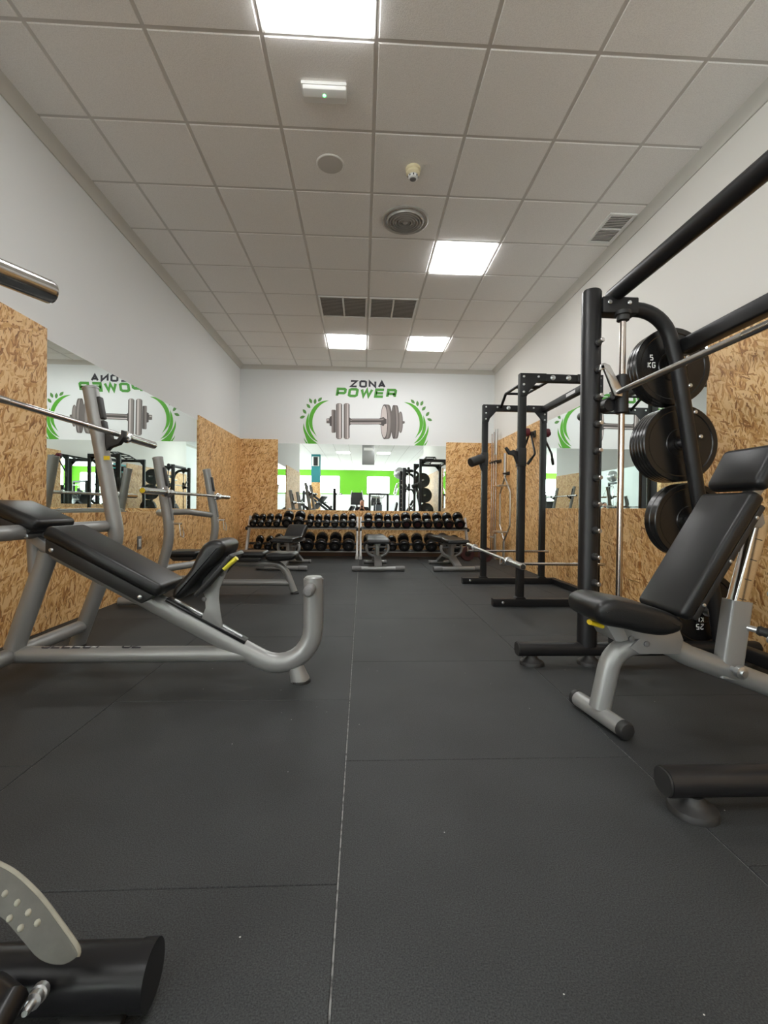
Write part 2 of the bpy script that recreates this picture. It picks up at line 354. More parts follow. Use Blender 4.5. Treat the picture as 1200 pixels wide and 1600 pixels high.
# ------------------------------------------------------------------ room shell
HZ = 3.316; XL, XR, YB = -2.14, 2.335, 8.286; YE, YR = 0.4, -1.4; YF = -14.2; XH = -9.5; XQ = 2.75
GX0, GY0, TS = .051, 2.489, .6
LIGHT_CELLS = {}   # (column, row) -> seen in the photo?
for c, r_ in ((-1,-1), (1,3), (-1,7), (1,7)): LIGHT_CELLS[(c, r_)] = True
for c, r_ in ((1,-5), (-2,-6), (-6,-6), (-10,-6), (-2,-12), (-6,-12), (-10,-12), (1,-12)): LIGHT_CELLS[(c, r_)] = False
# floor: rubber mats butted together, dusty gaps between
fl = MB(); fl.box((-3.4, -3, -.054), (13.6, 23, .1), mi=1)
def mat(x0, x1, y0, y1):
    g = .0020; gl = .0010
    fl.box(((x0+x1)/2, (y0+y1)/2, -.006), (x1-x0-2*g, y1-y0-2*gl, .012), .0015, 1)
cols = [(-2.14,-1.06), (-1.06,-.045), (-.045,.935), (.935,1.94), (1.94,2.335)]
offs = [.55, 1.057, 1.574, 2.10, 1.5]
for (x0, x1), o in zip(cols, offs):
    y = o - 1.02*3
    while y < YB:
        a, b_ = y, min(y+1.02, YB)
        mat(x0, x1, a, b_); y += 1.02
floor = struct('floor', fl, ['floor', 'dust'])
hf = MB(); hf.box((-5.85, -6.9, -.006), (7.3, 14.6, .012), mi=0); hf.box((.3, -8.2, -.006), (5.0, 12.0, .012)); struct('floor_hall', hf, ['hallfloor'])  # unseen hall floor, kept pale to bounce light up to the ceiling

# ceiling: suspended tiles in a T-bar grid
ce = MB(); ce.box((-3.4, -3, HZ+.046), (13.6, 23.4, .1), mi=1)
c0, c1 = math.floor((XH-GX0)/TS), math.ceil((XQ-GX0)/TS); r0, r1 = math.floor((YF-GY0)/TS), math.ceil((YB-GY0)/TS)
for c in range(c0, c1):
    for r_ in range(r0, r1):
        if (c, r_) in LIGHT_CELLS: continue
        x0, y0 = GX0+c*TS, GY0+r_*TS; x1, y1 = x0+TS, y0+TS; x0 = max(x0, XH); x1 = min(x1, XQ); y0 = max(y0, YF); y1 = min(y1, YB)
        if r_ >= 5:
            if x1 < XL or x0 > XR: continue
            x0 = max(x0, XL); x1 = min(x1, XR)
        if x1-x0 < .05 or y1-y0 < .05: continue
        g = .011; z0, z1 = HZ-.009, HZ+.001; b_ = .004
        vs = [(x0+g,y0+g,z1),(x1-g,y0+g,z1),(x1-g,y1-g,z1),(x0+g,y1-g,z1),(x0+g,y0+g,z0+b_),(x1-g,y0+g,z0+b_),(x1-g,y1-g,z0+b_),(x0+g,y1-g,z0+b_),
              (x0+g+b_,y0+g+b_,z0),(x1-g-b_,y0+g+b_,z0),(x1-g-b_,y1-g-b_,z0),(x0+g+b_,y1-g-b_,z0)]
        fs = [(0,1,5,4),(1,2,6,5),(2,3,7,6),(3,0,4,7),(4,5,9,8),(5,6,10,9),(6,7,11,10),(7,4,8,11),(8,9,10,11)]
        ce.add(vs, fs, 0)
ceiling = struct('ceiling', ce, ['tile', 'tbar'], smooth=0)

def wall(name, x0, x1, y0, y1, z0=0, z1=HZ+.05, m='wall'):
    b = MB(); b.box(((x0+x1)/2, (y0+y1)/2, (z0+z1)/2), (x1-x0, y1-y0, z1-z0)); return struct(name, b, m, 0)
wall('wall_back', XL-.2, XR+.2, YB, YB+.15)
wall('wall_left', XL-.15, XL, YE, YB)
wall('wall_right', XR, XQ+.02, YR, YB, m='wallw')
wall('wall_entrance', XH, XL-.15, YE, YE+.15)
wall('wall_hall_right', XQ, XQ+.15, YF, YR, m='wall')
wall('wall_hall_left', XH-.15, XH, YF, YE+.15)
# far hall wall: white below, lime green above, windows set into it
wall('wall_front', XH, XQ+.15, YF-.2, YF)
gb = MB()
gz0, gz1, wz0, wz1 = 1.72, HZ, 1.77, 2.93
wins = [(-9.0,-6.9), (-6.3,-4.9), (-4.3,-3.2), (-2.75,-1.45), (.30,1.80)]
xs = XH
def gpanel(x0, x1, z0, z1): gb.box(((x0+x1)/2, YF+.01, (z0+z1)/2), (x1-x0, .02, z1-z0))
for a, c in wins: gpanel(xs, a, gz0, gz1); gpanel(a, c, gz0, wz0); gpanel(a, c, wz1, gz1); xs = c
gpanel(xs, 2.6, gz0, gz1)
struct('trim_1', gb, 'green', 0)
def window(name, c, right, w, h, nrm):
    right, nrm = Vector(right), Vector(nrm); c = Vector(c)
    e = bpy.data.objects.new(name, None); COL.objects.link(e); e.location = c; e['kind'] = 'structure'
    f = MB(); up = Vector((0,0,1)); t = .05
    for s_ in (-1, 1):
        f.obox(c+right*(s_*(w/2-t/2))-up*h/2, c+right*(s_*(w/2-t/2))+up*h/2, t, .05, up=nrm)
        f.obox(c+up*(s_*(h/2-t/2))-right*w/2, c+up*(s_*(h/2-t/2))+right*w/2, t, .05, up=nrm)
    f.build('window_frame', 'white', e, smooth=0)
    g = MB(); q = c+nrm*.004; g.add([q-right*w/2-up*h/2, q+right*w/2-up*h/2, q+right*w/2+up*h/2, q-right*w/2+up*h/2], [(0,1,2,3)]); g.build('window_pane', 'window', e, smooth=0)
k = 1
for a, c in wins: window('window_%d' % k, ((a+c)/2, YF+.012, (wz0+wz1)/2), (1,0,0), c-a, wz1-wz0, (0,1,0)); k += 1
for y in (-12, -8.6, -5.2, -1.8): window('window_%d' % k, (XH+.012, y, 1.75), (0,1,0), 2.4, 1.9, (1,0,0)); k += 1
gl = MB()
for y in (-13.6, -10.3, -6.9, -3.5, -.2): gl.box((XH+.012, y, HZ/2), (.024, .5, HZ))
struct('trim_2', gl, 'green', 0)

# coving along the top of the walls
def coving(name, p0, p1, inward):
    prof = [(0,0),(0,-.072),(.010,-.072),(.014,-.060),(.030,-.040),(.052,-.022),(.066,-.014),(.072,-.010),(.072,0)]
    p0, p1, inn = Vector(p0), Vector(p1), Vector(inward); b = MB()
    b.prism([p0+inn*x+Vector((0,0,z)) for x, z in prof], p1-p0); o = struct(name, b, 'coving', 50); return o
coving('trim_3', (XL, YE, HZ), (XL, YB, HZ), (1,0,0))
coving('trim_4', (XR, YR, HZ), (XR, YB, HZ), (-1,0,0))
coving('trim_5', (XL, YB, HZ), (XR, YB, HZ), (0,-1,0))
coving('trim_6', (XQ, YF, HZ), (XQ, YR, HZ), (-1,0,0))

# OSB boards up to head height
def board(name, x0, x1, y0, y1, z0, z1):
    b = MB(); b.box(((x0+x1)/2, (y0+y1)/2, (z0+z1)/2), (x1-x0, y1-y0, z1-z0), .002, 1); o = struct(name, b, 'osb', 0); return o
T = .02; OT = 2.03
board('trim_7', XL, XL+T, YE, 3.262, 0, OT)
board('trim_8', XL, XL+.012, 3.262, 6.2, 0, .79)
board('trim_9', XL, XL+T, 6.2, YB, 0, OT)
board('trim_10', XL+T, -1.475, YB-T, YB, 0, OT)
board('trim_11', -1.475, 1.48, YB-.012, YB, 0, .803)
board('trim_12', 1.48, XR-T, YB-T, YB, 0, OT)
board('trim_13', XR-T, XR, 5.97, YB, 0, OT)
board('trim_14', XR-.012, XR, 3.07, 5.97, 0, .872)
board('trim_15', XR-T, XR, YR, 3.07, 0, OT)
bb = MB(); bb.box((0, YB-.026, .05), (XR-XL-2*T, .012, .10), .002, 1); o = struct('baseboard_back', bb, 'base', 0)  # brown colour takes in the board's darker strip and the shadow there

# mirrors between the boards
def mirror(label, x0, x1, y0, y1, z0, z1):
    c = Vector(((x0+x1)/2, (y0+y1)/2, (z0+z1)/2)); b = MB(); b.box(c, (x1-x0, y1-y0, z1-z0)); o = b.build('wall_mirror', 'mirror', loc=c, smooth=0)
    return tag(o, label, 'mirror', 'gym wall mirrors')
mirror('large wall mirror on the left wall behind the bench press stations', XL, XL+.006, 3.262, 6.2, .79, 1.965)
mirror('large wall mirror on the end wall above the dumbbell racks', -1.475, 1.48, YB-.006, YB, .803, 1.962)
mirror('large wall mirror on the right wall behind the black power rack', XR-.006, XR, 3.07, 5.97, .872, 1.97)

# ------------------------------------------------------------------ ceiling fixtures
def light(cell, label):
    x0, y0 = GX0+cell[0]*TS, GY0+cell[1]*TS; cx, cy = x0+TS/2, y0+TS/2
    t = thing('ceiling_light', label, 'ceiling light', (cx, cy, HZ), group='square ceiling light panels')
    f = MB(); w = .588
    for s_ in (-1, 1):
        f.box((cx+s_*(w/2-.009), cy, HZ-.003), (.018, w, .012), .002, 1); f.box((cx, cy+s_*(w/2-.009), HZ-.003), (w-.036, .018, .012), .002, 1)
    f.build('light_frame', 'white', t)
    d = MB(); h = w/2-.018; k_ = h-.006; zt, zb_ = HZ-.004, HZ-.021   # diffuser stands slightly proud of the ceiling
    d.add([(cx-h,cy-h,zt),(cx-h,cy+h,zt),(cx+h,cy+h,zt),(cx+h,cy-h,zt),(cx-k_,cy-k_,zb_),(cx-k_,cy+k_,zb_),(cx+k_,cy+k_,zb_),(cx+k_,cy-k_,zb_)], [(4,5,6,7),(0,1,5,4),(1,2,6,5),(2,3,7,6),(3,0,4,7)]); d.build('diffuser', 'panel', t, smooth=0)
LL = {(-1,-1): 'bright square ceiling light panel beside the emergency light', (1,3): 'bright square ceiling light panel behind the round air diffuser',
      (-1,7): 'bright square ceiling light panel behind the two dark grilles, on the left', (1,7): 'bright square ceiling light panel behind the two dark grilles, on the right'}
for cell in LIGHT_CELLS: light(cell, LL.get(cell, 'square ceiling light panel over the hall behind the camera'))
HL = HZ-.009   # underside of the tiles
# emergency light with green indicator
t = thing('emergency_light', 'white ceiling emergency light with glowing green indicator', 'emergency light', (-.246, 2.80, HL))
b = MB(); b.box((-.246, 2.80, HL-.010), (.262, .125, .020), .004, 2); b.build('housing', 'white', t)
b = MB(); b.prism([(-.368,2.742,HL-.020),(-.368,2.858,HL-.020),(-.368,2.848,HL-.036),(-.368,2.800,HL-.043),(-.368,2.752,HL-.036)], (.25,0,0), .003); b.build('lens_cover', 'white', t)
b = MB(); b.lathe((-.246,2.79,HL-.038), (0,0,-1), [(.010,0),(.010,.003),(.006,.006)], 12); b.build('indicator_light', 'led', t)
# speaker
t = thing('ceiling_speaker', 'round grey speaker grille flush in the ceiling tile', 'speaker', (-.252, 3.395, HL))
b = MB(); b.lathe((-.252,3.395,HL), (0,0,-1), [(.100,0),(.100,.004),(.094,.008),(.088,.006)], 32); b.build('rim', 'tile', t)
b = MB(); b.lathe((-.252,3.395,HL-.003), (0,0,-1), [(.090,0),(.090,.003),(.05,.006)], 32); b.build('speaker_grille', 'speaker', t)
# smoke detector
t = thing('smoke_detector', 'cream smoke detector on the ceiling near the round diffuser', 'smoke detector', (.343, 3.40, HL))
b = MB(); b.lathe((.343,3.40,HL), (0,0,-1), [(.054,0),(.054,.018),(.050,.022),(.048,.023),(.050,.026),(.050,.040),(.040,.052)], 28); b.build('detector_base', 'cream', t)
b = MB(); b.lathe((.343,3.40,HL-.050), (0,0,-1), [(.036,0),(.034,.022),(.026,.028)], 24); b.build('sensor_head', 'white', t)
b = MB()
for i in range(8):
    a = 2*PI*i/8; b.box((.343+.034*math.cos(a), 3.40+.034*math.sin(a), HL-.062), (.008,.008,.012), .001, 1, Matrix.Rotation(a, 3, 'Z'))
b.build('vent_slots', 'grille', t)
b = MB(); b.lathe((.343,3.40,HL-.077), (0,0,-1), [(.022,0),(.022,.004),(.016,.007)], 20); b.build('test_button', 'grey', t)
# round swirl diffuser
t = thing('air_diffuser', 'round grey air diffuser of concentric rings in the ceiling', 'air vent', (.342, 4.012, HL))
b = MB(); b.lathe((.342,4.012,HL+.002), (0,0,-1), [(.200,0),(.200,.010),(.190,.016),(.178,.010),(.174,.004),(.172,.001)], 40); b.build('rim', 'greyl', t)
b = MB(); b.lathe((.342,4.012,HL+.001), (0,0,-1), [(.172,0),(.172,.001)], 40); b.build('back_plate', 'grille', t)
for k_, R_ in enumerate((.162, .138, .114, .090, .066, .046)):
    b = MB(); n_ = 40; ring = []
    pr = [(R_, .004), (R_-.008, .024), (R_-.013, .026), (R_-.006, .004)]
    vs = []; fs = []
    for i in range(n_):
        a = 2*PI*i/n_
        for rr_, d_ in pr: vs.append((.342+rr_*math.cos(a), 4.012+rr_*math.sin(a), HL-d_))
    for i in range(n_):
        j = (i+1) % n_
        for q in range(4): fs.append((i*4+q, i*4+(q+1)%4, j*4+(q+1)%4, j*4+q))
    b.add(vs, fs); b.build('ring', 'greyl', t)
b = MB(); b.lathe((.342,4.012,HL), (0,0,-1), [(.028,0),(.028,.016),(.022,.024),(.01,.026)], 24); b.build('centre_cap', 'greyl', t)
# grilles
def grille(label, x0, x1, y0, y1, split, fr, grp=None):
    t = thing('ceiling_grille', label, 'air vent', ((x0+x1)/2, (y0+y1)/2, HL), group=grp)
    w = fr; f = MB()
    for a, c in ((x0, x0+w), (x1-w, x1)): f.box(((a+c)/2, (y0+y1)/2, HL-.004), (w, y1-y0, .012), .002, 1)
    for a, c in ((y0, y0+w), (y1-w, y1)): f.box(((x0+x1)/2, (a+c)/2, HL-.004), (x1-x0-2*w, w, .012), .002, 1)
    if split == 'x': f.box(((x0+x1)/2, (y0+y1)/2, HL-.004), (.022, y1-y0-2*w, .012), .002, 1)
    else: f.box(((x0+x1)/2, (y0+y1)/2, HL-.004), (x1-x0-2*w, .02, .012), .002, 1)
    f.build('grille_frame', 'white', t)
    b = MB(); b.box(((x0+x1)/2, (y0+y1)/2, HL+.0035), (x1-x0-2*w, y1-y0-2*w, .005)); b.build('back_plate', 'plastic', t)
    s = MB(); y = y0+w+.012
    while y < y1-w-.004: s.box(((x0+x1)/2, y, HL-.001), (x1-x0-2*w, .013, .003), 0, 1, Matrix.Rotation(.5, 3, 'X')); y += .022
    s.build('grille_slats', 'grille' if grp else 'plastic', t, smooth=0)
grille('small dark two-part ceiling vent beside the right wall', 2.02, 2.25, 3.80, 4.225, 'y', .028)
grille('dark return air grille in the ceiling above the mural, the left of a pair', -.535, .036, 5.50, 6.075, 'x', .02, 'pair of dark ceiling grilles')
grille('dark return air grille in the ceiling above the mural, the right of a pair', .066, .636, 5.50, 6.075, 'x', .02, 'pair of dark ceiling grilles')

# ------------------------------------------------------------------ mural on the end wall
YD = YB-.0015
def wp(px, py): q = at(px, py, Y=YB); return (q.x, YD, q.z)
def q6(x, y): return wp(400+x/6, 560+y/6)
def flat(mb, pts, off=0.0, mi=0): mb.add([(p[0], p[1]-off, p[2]) for p in pts], [tuple(range(len(pts)))], mi)
o1 = Vector(wp(546.7, 605.2)); o2 = Vector(wp(602.5, 606.6)); hgt = (Vector(wp(548,594.2))-Vector(wp(548,605.2))).z
t = thing('wall_lettering', 'dark grey and green lettering ZONA POWER high on the end wall', 'lettering', (.07, YB, 2.75))
b = MB(); wz = o2.x-o1.x; g_ = .028; lw = (wz-3*g_)/4
text(b, 'ZONA', (o1.x, YD, o1.z), (1,0,0), (0,0,1), .128, lw, g_, .035); b.build('dark_word', 'letter_black', t, smooth=0)
b = MB(); p1 = Vector(wp(524, 620.2)); p2 = Vector(wp(618.5, 621)); wz = p2.x-p1.x; g_ = .03; lw = (wz-4*g_)/5.25
text(b, 'POWER', (p1.x, YD, p1.z), (1,0,0), (0,0,1), .165, lw, g_, .046, slant=.16, widths={'W': lw*1.25}); b.build('green_word', 'letter_green', t, smooth=0)
# laurels
XC = at(572.6, 640, Y=YB).x
def laurel(label, flip):
    t = thing('laurel_decal', label, 'wall decal', (XC+flip*-.8, YB, 2.2), group='laurel decals')
    def F(pts): return [((p[0] if flip > 0 else 2*XC-p[0]), p[1], p[2]) for p in pts]
    def crescent(outer, inner, name, m='laurel'):
        a = smooth_pts([Vector(q6(*p)) for p in outer], 5); c = smooth_pts([Vector(q6(*p)) for p in inner], 5); b = MB(); n = min(len(a), len(c))
        A, C_ = F(a), F(c); b.add(A+C_, [(i, i+1, len(A)+i+1, len(A)+i) for i in range(n-1)]); b.build(name, m, t, smooth=0)
    crescent([(684,394),(612,405),(548,448),(508,516),(496,590),(512,660),(570,732)], [(684,394),(622,424),(572,474),(540,534),(529,598),(538,665),(570,732)], 'stripe')
    crescent([(497,510),(476,560),(467,620),(478,680),(510,735),(545,765),(582,783)], [(497,510),(495,570),(497,625),(511,680),(533,722),(556,755),(582,783)], 'stripe')
    crescent([(446,605),(443,660),(460,720),(474,762),(490,800)], [(446,605),(460,660),(486,710),(522,755),(578,800)], 'stripe')
    crescent([(449,742),(453,765),(470,797)], [(449,742),(461,765),(487,797)], 'stripe')
    for (x, y, ang) in ((512,398,115),(554,403,85),(600,385,45),(492,447,130),(455,498,125),(435,550,20)):
        ln, wd = 27, 14; b = MB(); pts = []
        ca, sa = math.cos(math.radians(ang)), -math.sin(math.radians(ang))
        prof = [(-1,0),(-.55,.75),(0,1),(.5,.7),(1,0),(.5,-.7),(0,-1),(-.55,-.75)]
        for u_, v_ in prof: pts.append(q6(x+u_*ln*ca-v_*wd*sa, y+u_*ln*sa+v_*wd*ca))
        flat(b, F(pts)); b.build('leaf', 'leaf', t, smooth=0)
laurel('green laurel decal with leaves on the end wall, left of the dumbbell picture', 1)
laurel('green laurel decal with leaves on the end wall, right of the dumbbell picture', -1)
# dumbbell picture: printed flat on the wall
t = thing('dumbbell_picture', 'large grey printed dumbbell picture on the end wall between two laurels', 'wall decal', (XC, YB, 2.2))
def rr_px(x0, y0, x1, y1, rad, n=4):
    o = []; rad = min(rad, (x1-x0)/2, (y1-y0)/2)
    for cx, cy, a0 in ((x1-rad,y1-rad,0),(x0+rad,y1-rad,90),(x0+rad,y0+rad,180),(x1-rad,y0+rad,270)):
        for i in range(n+1): a = math.radians(a0+90*i/n); o.append((cx+rad*math.cos(a), cy+rad*math.sin(a)))
    return o
def disc_print(name, x0, y0, x1, y1, rad, bands):
    b = MB(); flat(b, [q6(*p) for p in rr_px(x0, y0, x1, y1, rad)], 0, bands[0][2])
    for i, (a, c, mi) in enumerate(bands[1:]):   # printed tone bands
        xa, xb = x0+(x1-x0)*a, x0+(x1-x0)*c; ins = rad*.55 if (a < .12 or c > .88) else 3
        flat(b, [q6(*p) for p in rr_px(xa, y0+ins, xb, y1-ins, 8)], .0003*(i+1), mi)
    b.build(name, ['p1','p2','p3','p4'], t, smooth=0)
b = MB(); flat(b, [q6(*p) for p in ((876,552),(890,565),(1150,565),(1185,550),(1185,630),(1150,617),(890,617),(876,632))], 0, 2)
flat(b, [q6(*p) for p in ((884,574),(1160,574),(1160,585),(884,585))], .0003, 0); flat(b, [q6(*p) for p in ((884,600),(1160,600),(1160,611),(884,611))], .0003, 1)
b.build('printed_handle', ['p1','p2','p3','p4'], t, smooth=0)
disc_print('printed_plate', 822, 420, 877, 757, 20, [(0,1,0),(.0,.2,3),(.55,.8,1),(.86,1.,2)])
disc_print('printed_plate', 750, 420, 808, 757, 20, [(0,1,0),(.0,.2,3),(.5,.78,1),(.86,1.,2)])
disc_print('printed_plate', 708, 482, 748, 697, 8, [(0,1,3),(.1,.35,0),(.7,1,2)])
b = MB(); flat(b, [q6(*p) for p in ((690,548),(708,540),(708,636),(690,630))], 0, 2); flat(b, [q6(*p) for p in ((660,565),(690,560),(690,610),(660,608))], 0, 3); flat(b, [q6(*p) for p in ((664,572),(684,570),(684,582),(664,584))], .0003, 1)
b.build('printed_nut', ['p1','p2','p3','p4'], t, smooth=0)
def q7(x, y): return wp(550+x/7.5, 560+y/7.5)
def ell(cx, cy, rx, ry, n=28, a0=0, a1=360): return [(cx+rx*math.cos(math.radians(a0+(a1-a0)*i/n)), cy+ry*math.sin(math.radians(a0+(a1-a0)*i/n))) for i in range(n)]
def tilted(name, face, depth, tone, zo=0):
    cx, cy, rx, ry = face; b = MB()
    flat(b, [q7(*p) for p in [(cx+rx*math.cos(a), cy+ry*math.sin(a)) for a in [math.radians(-90+i*180/14) for i in range(15)]][::1]+[]] if False else [q7(cx, cy-ry), q7(cx+depth, cy-ry*.985)] + [q7(cx+depth+rx*.95*math.cos(math.radians(a)), cy+ry*.985*math.sin(math.radians(a))) for a in range(-80, 81, 10)] + [q7(cx+depth, cy+ry*.985), q7(cx, cy+ry)], zo, tone[0])
    flat(b, [q7(cx+depth*.5, cy-ry*.95)] + [q7(cx+depth*.6+rx*.95*math.cos(math.radians(a)), cy+ry*.95*math.sin(math.radians(a))) for a in range(-80, 81, 10)] + [q7(cx+depth*.5, cy+ry*.95)], zo+.0003, tone[1])
    flat(b, [q7(*p) for p in ell(cx, cy, rx, ry)], zo+.0006, tone[2]); flat(b, [q7(*p) for p in ell(cx-1, cy, rx*.84, ry*.93)], zo+.0009, tone[3])
    b.build(name, ['p1','p2','p3','p4'], t, smooth=0)
tilted('printed_plate', (566,748,26,125), 6, (3,0,3,0))
tilted('printed_plate', (487,745,30,198), 40, (3,0,2,3), .0012)
tilted('printed_plate', (378,743,44,203), 52, (3,0,2,1), .0024)
b = MB(); flat(b, [q7(*p) for p in ((0,706),(330,706),(360,690),(375,690),(385,705),(405,712),(405,765),(380,772),(375,790),(355,790),(330,772),(0,772))], .0036, 2); flat(b, [q7(*p) for p in ((0,712),(340,712),(370,702),(370,722),(340,726),(0,726))], .0039, 0); flat(b, [q7(*p) for p in ((0,752),(340,752),(340,764),(0,764))], .0039, 1)
b.build('printed_handle', ['p1','p2','p3','p4'], t, smooth=0)
b = MB(); flat(b, [q7(*p) for p in ((592,735),(618,738),(618,760),(592,768))], 0, 3); b.build('printed_nut', ['p1','p2','p3','p4'], t, smooth=0)
# ------------------------------------------------------------------ incline bench press station (left)
def V(*a): return Vector(a)
def bolt(mb, p, ax, r=.009, t=.006): mb.lathe(p, ax, [(r,0),(r,t*.7),(r*.7,t)], 10)
def barbell(label, c, half, rs, shaft_r, mats, grp=None, caps=None, sl=.40, direction=(0,1,0), rsl=.025):
    """bar through c along direction; sleeves at both ends"""
    c = Vector(c); d = Vector(direction).normalized()
    t = thing('barbell', label, 'barbell', c, group=grp)
    b = MB(); b.cyl(c-d*(half-sl+.01), c+d*(half-sl+.01), shaft_r, 16)
    b.build('shaft', mats[0], t)
    k = MB()
    for s_ in (-1, 1):
        for q0, q1 in ((.28,.50), (.52,.60)): k.cyl(c+d*s_*q0, c+d*s_*q1, shaft_r+.0008, 16)
    k.build('knurling', mats[2], t)
    for s_ in (-1, 1):
        b = MB(); p0 = c+d*s_*(half-sl); b.lathe(p0, d*s_, [(shaft_r,0),(rsl+.012,.004),(rsl+.012,.022),(rsl+.004,.026),(rsl+.004,.040),(rsl,.044),(rsl,sl-.004),(rsl-.004,sl)], 22)
        s = b.build('sleeve', mats[1], t)
        e = MB(); pe = c+d*s_*half; e.lathe(pe-d*s_*.002, d*s_, [(rsl-.006,0),(rsl-.006,.004),(.006,.005)], 18)
        e.build('end_cap', (caps or ('plastic','plastic'))[0 if s_ < 0 else 1], s)
    return t
def mir(p, yc): return Vector((p[0], 2*yc-p[1], p[2]))

def bench_upright(t, top, mid, low, r, y, fil=.25):
    b = MB(); pts = [V(top.x, y, top.z), V(mid.x, y, mid.z), V(low.x, y, low.z)]
    b.tube(pts, r, 18, up=(0,1,0), fil=fil); return b.build('upright', 'silver', t)

def incline_station():
    yc = 2.30; yf = 2.90
    base = at(200, 1022, Y=yc)
    t = thing('incline_bench_press', 'large silver incline bench press station with a long black sloping pad', 'weight bench', (-1.0, yc, 0))
    # spine tube: slopes down to the foot, then curls up to the front post
    b = MB(); pts = [at(72,850,Y=yc), at(489,1073,Y=yc), at(490,904,Y=yc)]
    b.tube(pts, .048, 20, up=(0,1,0), fil=.17, ry=.040); sp = b.build('spine', 'silver', t)
    cp = at(490,904,Y=yc); b = MB(); b.lathe(cp-V(0,0,.002), (0,0,1), [(.043,0),(.043,.008),(.036,.014)], 22); b.build('top_cap', 'silver', sp)
    # front foot
    f0 = at(462,1046,Y=yc); f1 = at(470,1061,Y=yc); b = MB(); b.lathe(V(f0.x, yc, .075), V(f1.x-f0.x, 0, -.075), [(.036,0),(.043,.05),(.046,.066),(.046,.0765)], 22); b.build('front_foot', 'silver', t)
    b = MB(); b.lathe(V(f1.x, yc, .012), (0,0,-1), [(.046,0),(.048,.003),(.048,.012)], 22); b.build('foot_pad', 'plastic', t)
    # foot pegs on the front post
    for s_ in (-1, 1):
        pg = at(487,917,Y=yc); b = MB(); b.lathe(V(pg.x, yc+s_*.03, pg.z), (0, s_, 0), [(.026,0),(.026,.10),(.024,.118),(.015,.128)], 18); b.build('grip_peg', 'grey', t)
    # black slide rail on the spine
    A, B_ = at(262,937,Y=yc), at(384,1004,Y=yc); d = (B_-A).normalized(); n = V(-d.z, 0, d.x)
    b = MB(); b.obox(A+n*.008, B_+n*.008, .07, .016, up=n, bevel=.004); rl = b.build('slide_rail', 'blackgl', t)
    b = MB(); b.obox(A+n*.017+d*.03, B_+n*.017-d*.03, .018, .004, up=n); b.build('rail_track', 'zinc', rl)
    # base tube with lettering on its top
    b = MB(); J = at(20,1022,Y=yc); E_ = at(385,1022,Y=yc); zb = (J.z+E_.z)/2
    b.tube([V(J.x, yc, zb), V(E_.x, yc, zb)], .038, 20, up=(0,1,0)); bt = b.build('base_tube', 'silver', t)
    b = MB()
    def onTube(x, ang): return V(x, yc-.0392*math.sin(ang), zb+.0392*math.cos(ang))
    xa = at(68,1016,Y=yc).x; xw = at(160,1016,Y=yc).x-xa; x2 = at(193,1016,Y=yc).x
    def wrap(s_, x0, wtot):
        n_ = len(s_); g_ = wtot*.28/max(1,n_); w_ = (wtot-g_*(n_-1))/n_; x = x0
        for ch in s_:
            for st in GL[ch]:
                pts = []
                for (u0, v0), (u1, v1) in zip(st, st[1:]):
                    for q in range(5): pts.append((u0+(u1-u0)*q/5, v0+(v1-v0)*q/5))
                pts.append(st[-1])
                stroke(b, [(x+u_*w_, (1-v_)*.05) for u_, v_ in pts], .009, lambda q: onTube(q.x, (q.y-.034)/.0392))
            x += w_+g_
    wrap('SELECT', xa, xw); wrap('02', x2, xw*.32)
    b.build('lettering', 'letter_black', bt, smooth=0)
    # post carrying the bench and the splayed rear base
    b = MB(); b.tube([at(22,1014,Y=yc), at(76,862,Y=yc)], .045, 18, up=(0,1,0), ry=.040); b.build('support_post', 'silver', t)
    top, mid, low = at(141.5,608,Y=yf), at(183,838,Y=yf), at(120,1010,Y=yf); low.z = .004
    J = V(at(20,1022,Y=yc).x, yc, zb); F = at(130,977,Y=yf)
    for y in (yf, 2*yc-yf):
        up_ = bench_upright(t, top, mid, low, .043, y)
        b = MB(); b.lathe(V(top.x, y, top.z)-(mid-top).normalized()*(-.001), (top-mid), [(.045,-.002),(.045,.010),(.04,.014)], 20); b.build('upright_cap', 'silver', up_)
        # rubber face strips and bar hook
        dd = V(mid.x-top.x, 0, mid.z-top.z).normalized(); nn = V(-dd.z, 0, dd.x); nn = nn if nn.x > 0 else -nn
        for a0, a1 in ((.055,.19), (.20,.265)):
            q = MB(); q.obox(V(top.x,y,top.z)+dd*a0+nn*.043, V(top.x,y,top.z)+dd*a1+nn*.043, .045, .024, up=nn, bevel=.007, seg=3); q.build('wear_strip', 'plastic', up_)
        hb = at(172,680,Y=2.9)
        for hz, nm in ((0, 'bar_hook'),):
            c = V(hb.x+.038, y, hb.z)
            prof = [(-.055,.035),(-.035,.035),(-.022,-.022),(.012,-.026),(.034,.002),(.036,.030),(.054,.026),(.050,-.014),(.022,-.055),(-.03,-.075),(-.06,-.11)]
            q = MB(); q.prism([c+V(u_, -.022, v_) for u_, v_ in prof], (0,.044,0), .004); q.build(nm, 'plastic', up_)
        lb = at(167,716,Y=yf); q = MB(); q.obox(V(lb.x+.022,y-.044,lb.z-.014), V(lb.x+.022,y-.044,lb.z+.010), .035, .002, up=(0,-1,0)); q.build('caution_label', 'yellow', up_)
        b = MB(); Fy = V(F.x, y, F.z); b.tube([J, Fy], .036, 16); b.build('base_leg', 'silver', t)
        q = MB(); q.lathe(V(low.x, y, .012), (0,0,-1), [(.05,0),(.052,.004),(.052,.012)], 20); q.build('foot_pad', 'plastic', t)
    cb = at(168,822,Y=yf); b = MB(); b.tube([V(cb.x, 2*yc-yf, cb.z), V(cb.x, yf, cb.z)], .034, 16); b.build('cross_tube', 'silver', t)
